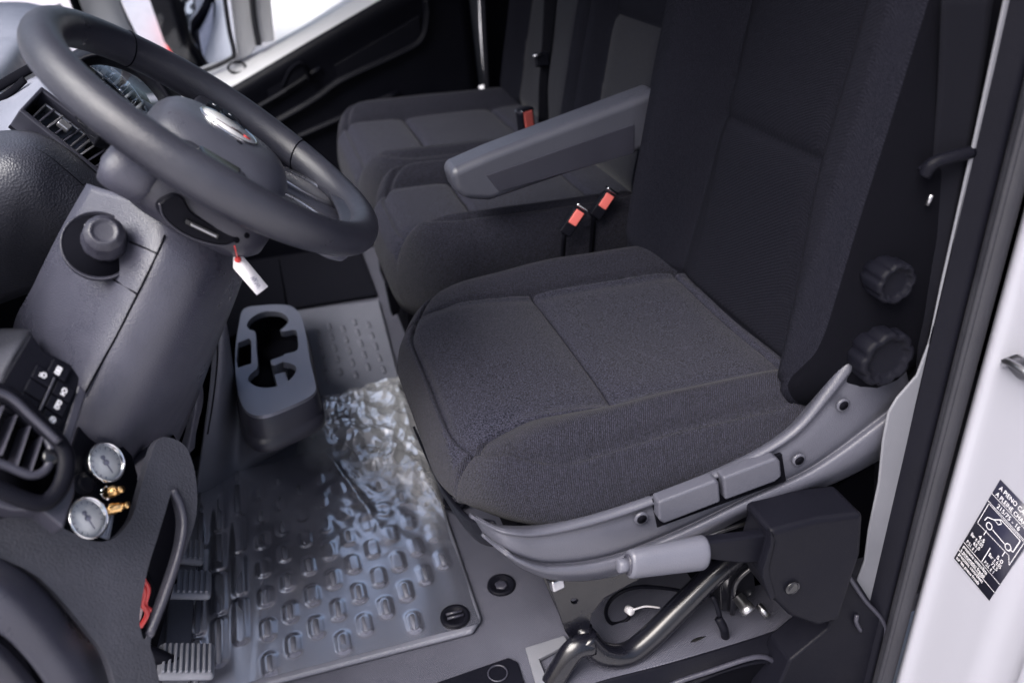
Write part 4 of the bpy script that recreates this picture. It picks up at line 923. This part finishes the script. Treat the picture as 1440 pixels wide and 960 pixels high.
tube('lock_rod_hole', [V(333, 95, 2.40) + Vector((.022 * math.cos(a), .010 * math.sin(a), .012 * math.sin(a))) for a in [2 * math.pi * q / 20 for q in range(21)]], .003, m_void, pd, k=0, n=6, closed=True)
for nm, pts, w_ in (('armrest_ridge', ((375, 178), (440, 140), (480, 112), (560, 75), (592, 55), (600, 20), (598, 0)), .010), ('trim_ridge', ((345, 160), (400, 128), (450, 95)), .006), ('trim_ridge', ((400, 200), (480, 165), (560, 130)), .008)):
    tube(nm, [V(*p, 2.318) for p in pts], w_, m_black, pd, flat=.35)
prism('handle_recess', [V(*p, 2.322) for p in ((372, 120), (410, 92), (428, 92), (438, 112), (418, 128), (384, 148))], (0, .01, 0), m_black, pd, .003)
tube('door_handle', [V(398, 122, 2.305), V(408, 100, 2.295), V(420, 90, 2.295), V(430, 96, 2.30), V(436, 114, 2.31)], .006, m_void, pd)
prism('upper_pocket', [V(*p, 2.320) for p in ((470, 92), (590, 22), (594, 56), (560, 72), (478, 112))], (0, .008, 0), m_black, pd, .003)
obj('window_glass', [V(388, 62, 2.43), V(640, -70, 2.43), V(640, -420, 2.43), V(388, -420, 2.43)], [(0, 1, 2, 3)], m_glass, pd, smooth=False, solid=.004)
prism('door_frame', [V(*p, 2.43) for p in ((362, 62), (386, 58), (378, -30), (362, -420), (330, -420), (354, -30))], (0, .03, 0), m_pale, pd, .004)
tube('frame_seal', [V(364, 64, 2.425), V(358, 30, 2.425), (V(354, -10, 2.425)), V(340, -200, 2.425)], .008, m_rubber, pd)
prism('rear_frame', [V(*p, 2.40) for p in ((636, 120), (656, 120), (648, 0), (640, -420), (600, -420), (630, 0))], (0, .03, 0), m_rubber, pd, .004)
prism('window_header', [(-.45, 2.42, 1.50), (.60, 2.42, 1.50), (.60, 2.42, 1.615), (-.45, 2.42, 1.615)], (0, .06, 0), m_black, pd, .004)
# far B pillar strip
tag(prism('pillar_trim', [V(*p, 2.36) for p in ((657, 125), (681, 120), (675, 40), (668, -200), (648, -200), (653, 40))], (0, .05, 0), m_trim, None, .004), 'pale grey upright pillar trim behind the far door', 'pillar')
qw = thing('quarter_window', 'small fixed quarter window with black rubber surround and grey pillar', 'window', V(300, 100, 2.42))
tube('window_seal', [V(158, -30, 2.42), V(170, 10, 2.42), V(196, 62, 2.42), V(226, 102, 2.42), V(255, 108, 2.42), V(291, 98, 2.42), V(322, 84, 2.42), V(329, 74, 2.42), V(322, 40, 2.42), V(312, -30, 2.42)], .006, m_rubber, qw)
obj('pane', [V(160, -30, 2.425), V(196, 62, 2.425), V(232, 108, 2.425), V(326, 80, 2.425), V(312, -30, 2.425)], [(0, 1, 2, 3, 4)], m_glass, qw, smooth=False, solid=.004)
prism('pillar_post', [V(*p, 2.43) for p in ((316, -60), (333, 74), (326, 90), (352, 78), (364, 62), (350, -60))], (0, .03, 0), m_pale, qw, .004)
patch('pillar_cover', [[V(100, -40, 2.36), V(110, 20, 2.34), V(150, 70, 2.32), V(200, 110, 2.31)], [V(135, -40, 2.40), V(150, 10, 2.38), V(180, 60, 2.36), V(220, 108, 2.35)], [V(158, -40, 2.42), V(172, 10, 2.415), V(196, 62, 2.41), V(228, 106, 2.40)]], m_pale, qw, thick=.01)
tube('cover_line', [V(98, -30, 2.33), V(104, 0, 2.33), V(114, 25, 2.33)], .010, m_void, qw)
tw = thing('speaker_grille', 'triangular pale grey speaker grille at the far end of the dash top', 'speaker', V(75, 25, 2.28))
twp = V(70, 15, 2.26); twn = _n((.25, -.75, .6))
prism('grille_panel', [VP(*p, twp, twn) for p in ((48, 28), (58, 14), (86, 1), (92, 22), (60, 40))], -twn * .02, m_trim, tw, .008)
for i in range(9):
    for j in range(5):
        px, py = 58 + i * 3.6, 24 - i * 1.6 + j * 3.2
        if py < 34 and px < 88: lathe('grille_hole', VP(px, py, twp, twn), twn, [(.0022, -.001), (.0022, .0012)], m_void, tw, n=6)

# ================================================================== near door pillar
bp = thing('door_pillar', 'white painted door pillar with black rubber seal and grey inner trim', 'door pillar', (.70, .60, -.45))
JX = .712
patch('painted_jamb', [[Vector((JX + .004, .634, z)), Vector((JX - .005, .620, z)), Vector((JX, .602, z)), Vector((JX, .55, z)), Vector((JX, .525, z)), Vector((JX + .006, .50, z)), Vector((JX + .004, .475, z)), Vector((JX - .035, .45, z))] for z in (-.5, -.1, .3, .7, 1.1, 1.61)], m_jamb, bp, thick=.03, k=5)
tube('door_seal', [Vector((.700, .641, z)) for z in (-.5, -.1, .3, .7, 1.1, 1.61)], .0125, m_rubber, bp, n=16)
tube('seal_lip', [Vector((.690, .637, z)) for z in (-.5, -.1, .3, .7, 1.1, 1.61)], .004, m_rubber, bp, n=10)
patch('dark_trim', [[Vector((.6675, .665, z)), Vector((.676, .655, z)), Vector((.686, .648, z)), Vector((.70, .655, z))] for z in (-.5, -.05, .3, .6, 1.0, 1.61)], m_black, bp, thick=.02)
prism('inner_trim', [V(*p, .664) for p in ((1426, -20), (1418, -20), (1370, 200), (1325, 398), (1308, 480), (1290, 528), (1262, 560), (1250, 580), (1242, 620), (1236, 680), (1222, 745), (1216, 790), (1195, 846), (1226, 876), (1250, 745), (1284, 590), (1305, 500), (1334, 398), (1378, 200))], (0, .004, 0), m_trim, bp, .003)
prism('lower_trim', [V(*p, .652) for p in ((1192, 812), (1200, 806), (1246, 878), (1240, 905), (1228, 1000), (1080, 1000), (1110, 930), (1165, 885))], (0, .05, 0), m_black, bp, .006, 3)
tube('trim_edge', [V(1192, 808, .650), V(1215, 842, .650), V(1244, 880, .650), V(1236, 930, .650), V(1224, 990, .650)], .003, m_dash, bp)
tube('trim_clip', [V(1205, 864, .650), V(1204, 874, .648), V(1210, 886, .650)], .003, m_dash, bp)
# lock striker
sk = thing('lock_striker', 'steel lock striker bolted to the white door pillar', 'striker', (JX, .575, .47))
prism('striker_plate', [VX(*p, JX - .001) for p in ((1409, 505), (1432, 497), (1475, 520), (1475, 550), (1432, 530))], (-.003, 0, 0), m_steel, sk, .001)
tube('striker_loop', [VX(1412, 512, JX - .004), VX(1418, 509, JX - .02), VX(1450, 528, JX - .02), VX(1475, 545, JX - .004)], .004, m_steel, sk)
# tyre pressure sticker
tl, bl_, brr = VX(1407, 674, JX - .001), VX(1342, 784, JX - .001), VX(1397, 831, JX - .001)
su = (tl - bl_); SH = su.length; su = su.normalized(); sr = (brr - bl_); SWd = sr.length; sr = (sr - su * sr.dot(su)).normalized()
sk2 = prism('tyre_pressure_sticker', [bl_, bl_ + sr * SWd, bl_ + sr * SWd + su * SH, bl_ + su * SH], (-.0006, 0, 0), mat('sticker_black', (.016, .016, .03), .35), None, 0)
tag(sk2, 'black tyre pressure sticker with white lettering on the white door pillar', 'sticker')
off = Vector((-.0009, 0, 0))
def stx(s, x, y, h, name='lettering', al='LEFT', wmax=None):
    wmax = wmax or (.95 - x if x < .5 and h > .056 else .42 if len(s) > 4 else .22)
    est = len(s) * .56 * h * SH; k = min(1, wmax * SWd / est)
    text(name, s, h * SH, bl_ + off + sr * (x * SWd) + su * (y * SH), sr * k, su, m_print, sk2, bold=.0, align=al)
stx('A PIENO CARICO', .07, .925, .062); stx('A PLEINE CHARGE', .07, .855, .060); stx('215/75 - 16', .20, .775, .062)
stx('4,5', .20, .395, .055); stx('Bar ± 0,05', .05, .345, .055); stx('65,0', .18, .295, .055); stx('P.S.I. ± 1', .05, .245, .055)
stx('5,0', .68, .395, .055); stx('Bar ± 0,05', .54, .345, .055); stx('72,5', .66, .295, .055); stx('P.S.I. ± 1', .54, .245, .055)
stx('pressione controllata', .04, .175, .0565); stx('a pneumatici freddi', .04, .125, .0565); stx('pressions contrôlées', .04, .07, .0565); stx('sur les pneus froids', .04, .02, .0565)
def sline(pts, w=.0006, name='printed_line'):
    P_ = [bl_ + off + sr * (a * SWd) + su * (b * SH) for a, b in pts]; vs = []; fs = []
    for p, q in zip(P_, P_[1:]):
        d = (q - p).normalized(); n_ = d.cross(Vector((1, 0, 0))) * w; i = len(vs); vs += [p - n_, q - n_, q + n_, p + n_]; fs.append((i, i + 1, i + 2, i + 3))
    obj(name, vs, fs, m_print, sk2, smooth=False)
sline([(0, .84), (1, .84)], .0003); sline([(0, .755), (1, .755)], .0003); sline([(0, .225), (1, .225)], .0003); sline([(0, .115), (1, .115)], .0003); sline([(.5, .24), (.5, .42)], .0004); sline([(.05, .74), (.95, .74), (.95, .45), (.85, .52), (.05, .50), (.05, .74)], .0003)
sline([(.14, .58), (.16, .63), (.28, .66), (.40, .72), (.88, .72), (.88, .58), (.80, .57)], .0005, 'van_outline'); sline([(.70, .57), (.36, .575)], .0005, 'van_outline'); sline([(.30, .665), (.40, .66), (.44, .69), (.38, .71)], .0004, 'van_outline')
for c0 in (.27, .76): sline([(c0 + .065 * math.cos(a), .575 + .03 * math.sin(a)) for a in [2 * math.pi * q / 14 for q in range(15)]], .0005, 'van_outline')
for c0 in (.27, .76): sline([(c0, .52), (c0, .46)], .0004, 'arrow')
# driver belt
db = thing('driver_belt', 'black driver seat belt hanging beside the door pillar with plastic guide', 'seat belt', V(1290, 600, .72))
patch('webbing', [[V(1326, -20, .682), V(1400, -20, .672)], [V(1318, 150, .682), V(1375, 150, .672)], [V(1305, 300, .682), V(1345, 300, .672)], [V(1295, 430, .682), V(1322, 430, .672)], [V(1280, 620, .682), V(1305, 620, .672)]], m_web, db, thick=.003)
tube('belt_guide', [V(1300, 246, .672), V(1312, 230, .668), V(1335, 222, .666), V(1366, 214, .668)], .0065, m_black, db)
prism('guide_foot', [V(*p, .674) for p in ((1298, 240), (1312, 228), (1320, 236), (1308, 250))], (0, .01, 0), m_black, db, .002)
tube('belt_tongue', [V(1304, 288, .674), V(1310, 274, .672)], .0022, m_steel, db, k=2)

# ================================================================== outside, beyond the far windows
def parked(name, label, ox, oy, w, l, h, M, hood, win, cat='car'):
    t = thing(name, label, cat, (ox, oy + l / 2, -.56))
    g = -.56
    prof = [(0, .28), (-.02, .55), (0.02, .80), (.15, .86 + hood), (.30, h), (l * .55, h + .02), (l * .75, .95), (l * .98, .82), (l, .50), (l - .02, .28)]
    nseg = 9; vs = []; fs = []
    for i in range(nseg):
        s = -1 + 2 * i / (nseg - 1); k = 1 - .10 * abs(s) ** 4
        for (y, z) in prof: vs.append((ox + s * w / 2 * (1 - .12 * max(0, z - .85)), oy + y + .06 * s * s, g + .28 + (z - .28) * k))
    n = len(prof)
    for i in range(nseg - 1):
        for j in range(n): fs.append((i * n + j, (i + 1) * n + j, (i + 1) * n + (j + 1) % n, i * n + (j + 1) % n))
    fs += [tuple(range(n)), tuple((nseg - 1) * n + j for j in range(n))[::-1]]
    b = obj('body', vs, fs, M, t, bevel=.03, seg=3)
    box('rear_window', (ox - w * .38, oy + .04, g + .98), (ox + w * .38, oy + .30, g + h - .10), win, t, .05)
    for s in (-1, 1):
        box('tail_light', (ox + s * w * .478 - .018, oy - .035, g + .54), (ox + s * w * .478 + .018, oy + .10, g + .78), m_red, t, .02)
        for yy in (.65, l - .75): lathe('wheel', (ox + s * (w / 2 - .10), oy + yy, g + .31), (s, 0, 0), [(.31, -.10), (.31, .08), (.22, .10), (.19, .06), (.06, .07)], m_rubber, t, n=24)
    box('bumper', (ox - w * .47, oy - .07, g + .34), (ox + w * .47, oy + .12, g + .56), m_black, t, .04)
    box('number_plate', (ox - .26, oy - .045, g + .60), (ox + .26, oy - .018, g + .72), m_dial, t, .004)
    box('plate_light_strip', (ox - .40, oy - .04, g + .76), (ox + .40, oy - .012, g + .81), m_red, t, .004)
    return t
m_blue = mat('dark_blue_paint', (.030, .036, .060), .2, coat=.6); m_dglass = mat('tinted_glass', (.02, .02, .03), .06)
pc = parked('parked_car', 'dark blue parked car mirrored in the door mirror', 0, 0, 1.75, 4.2, 1.45, m_blue, .02, m_dglass)
pc.rotation_euler.z = R(-90); pc.location = (7.1, 3.1, -.56)
parked('parked_van', 'white parked van with red tail lights beyond the quarter window', -1.42, 5.9, 1.95, 4.8, 2.1, m_white, .9, m_dglass, 'van')
dm = thing('door_mirror', 'black framed door mirror outside the quarter window reflecting a parked car', 'mirror', V(290, 110, 2.62))
mp0 = V(292, 40, 2.72); mn = _n((.74, -.66, .03))
mo = [(238, -120), (242, 0), (262, 60), (290, 100), (345, 90), (345, -120)]
prism('housing', [VP(*p, mp0, mn) - mn * .003 for p in mo], -mn * .09, m_black, dm, .015, 4)
prism('mirror_glass', [VP(*p, mp0, mn) for p in ((250, -115), (254, 0), (270, 55), (294, 90), (340, 82), (340, -115))], -mn * .004, mat('mirror_glass', (.55, .58, .66), .03, metal=1), dm, 0)
tube('mirror_arm', [VP(292, 100, mp0, mn) - mn * .05, V(310, 128, 2.55)], .02, m_black, dm, k=3)
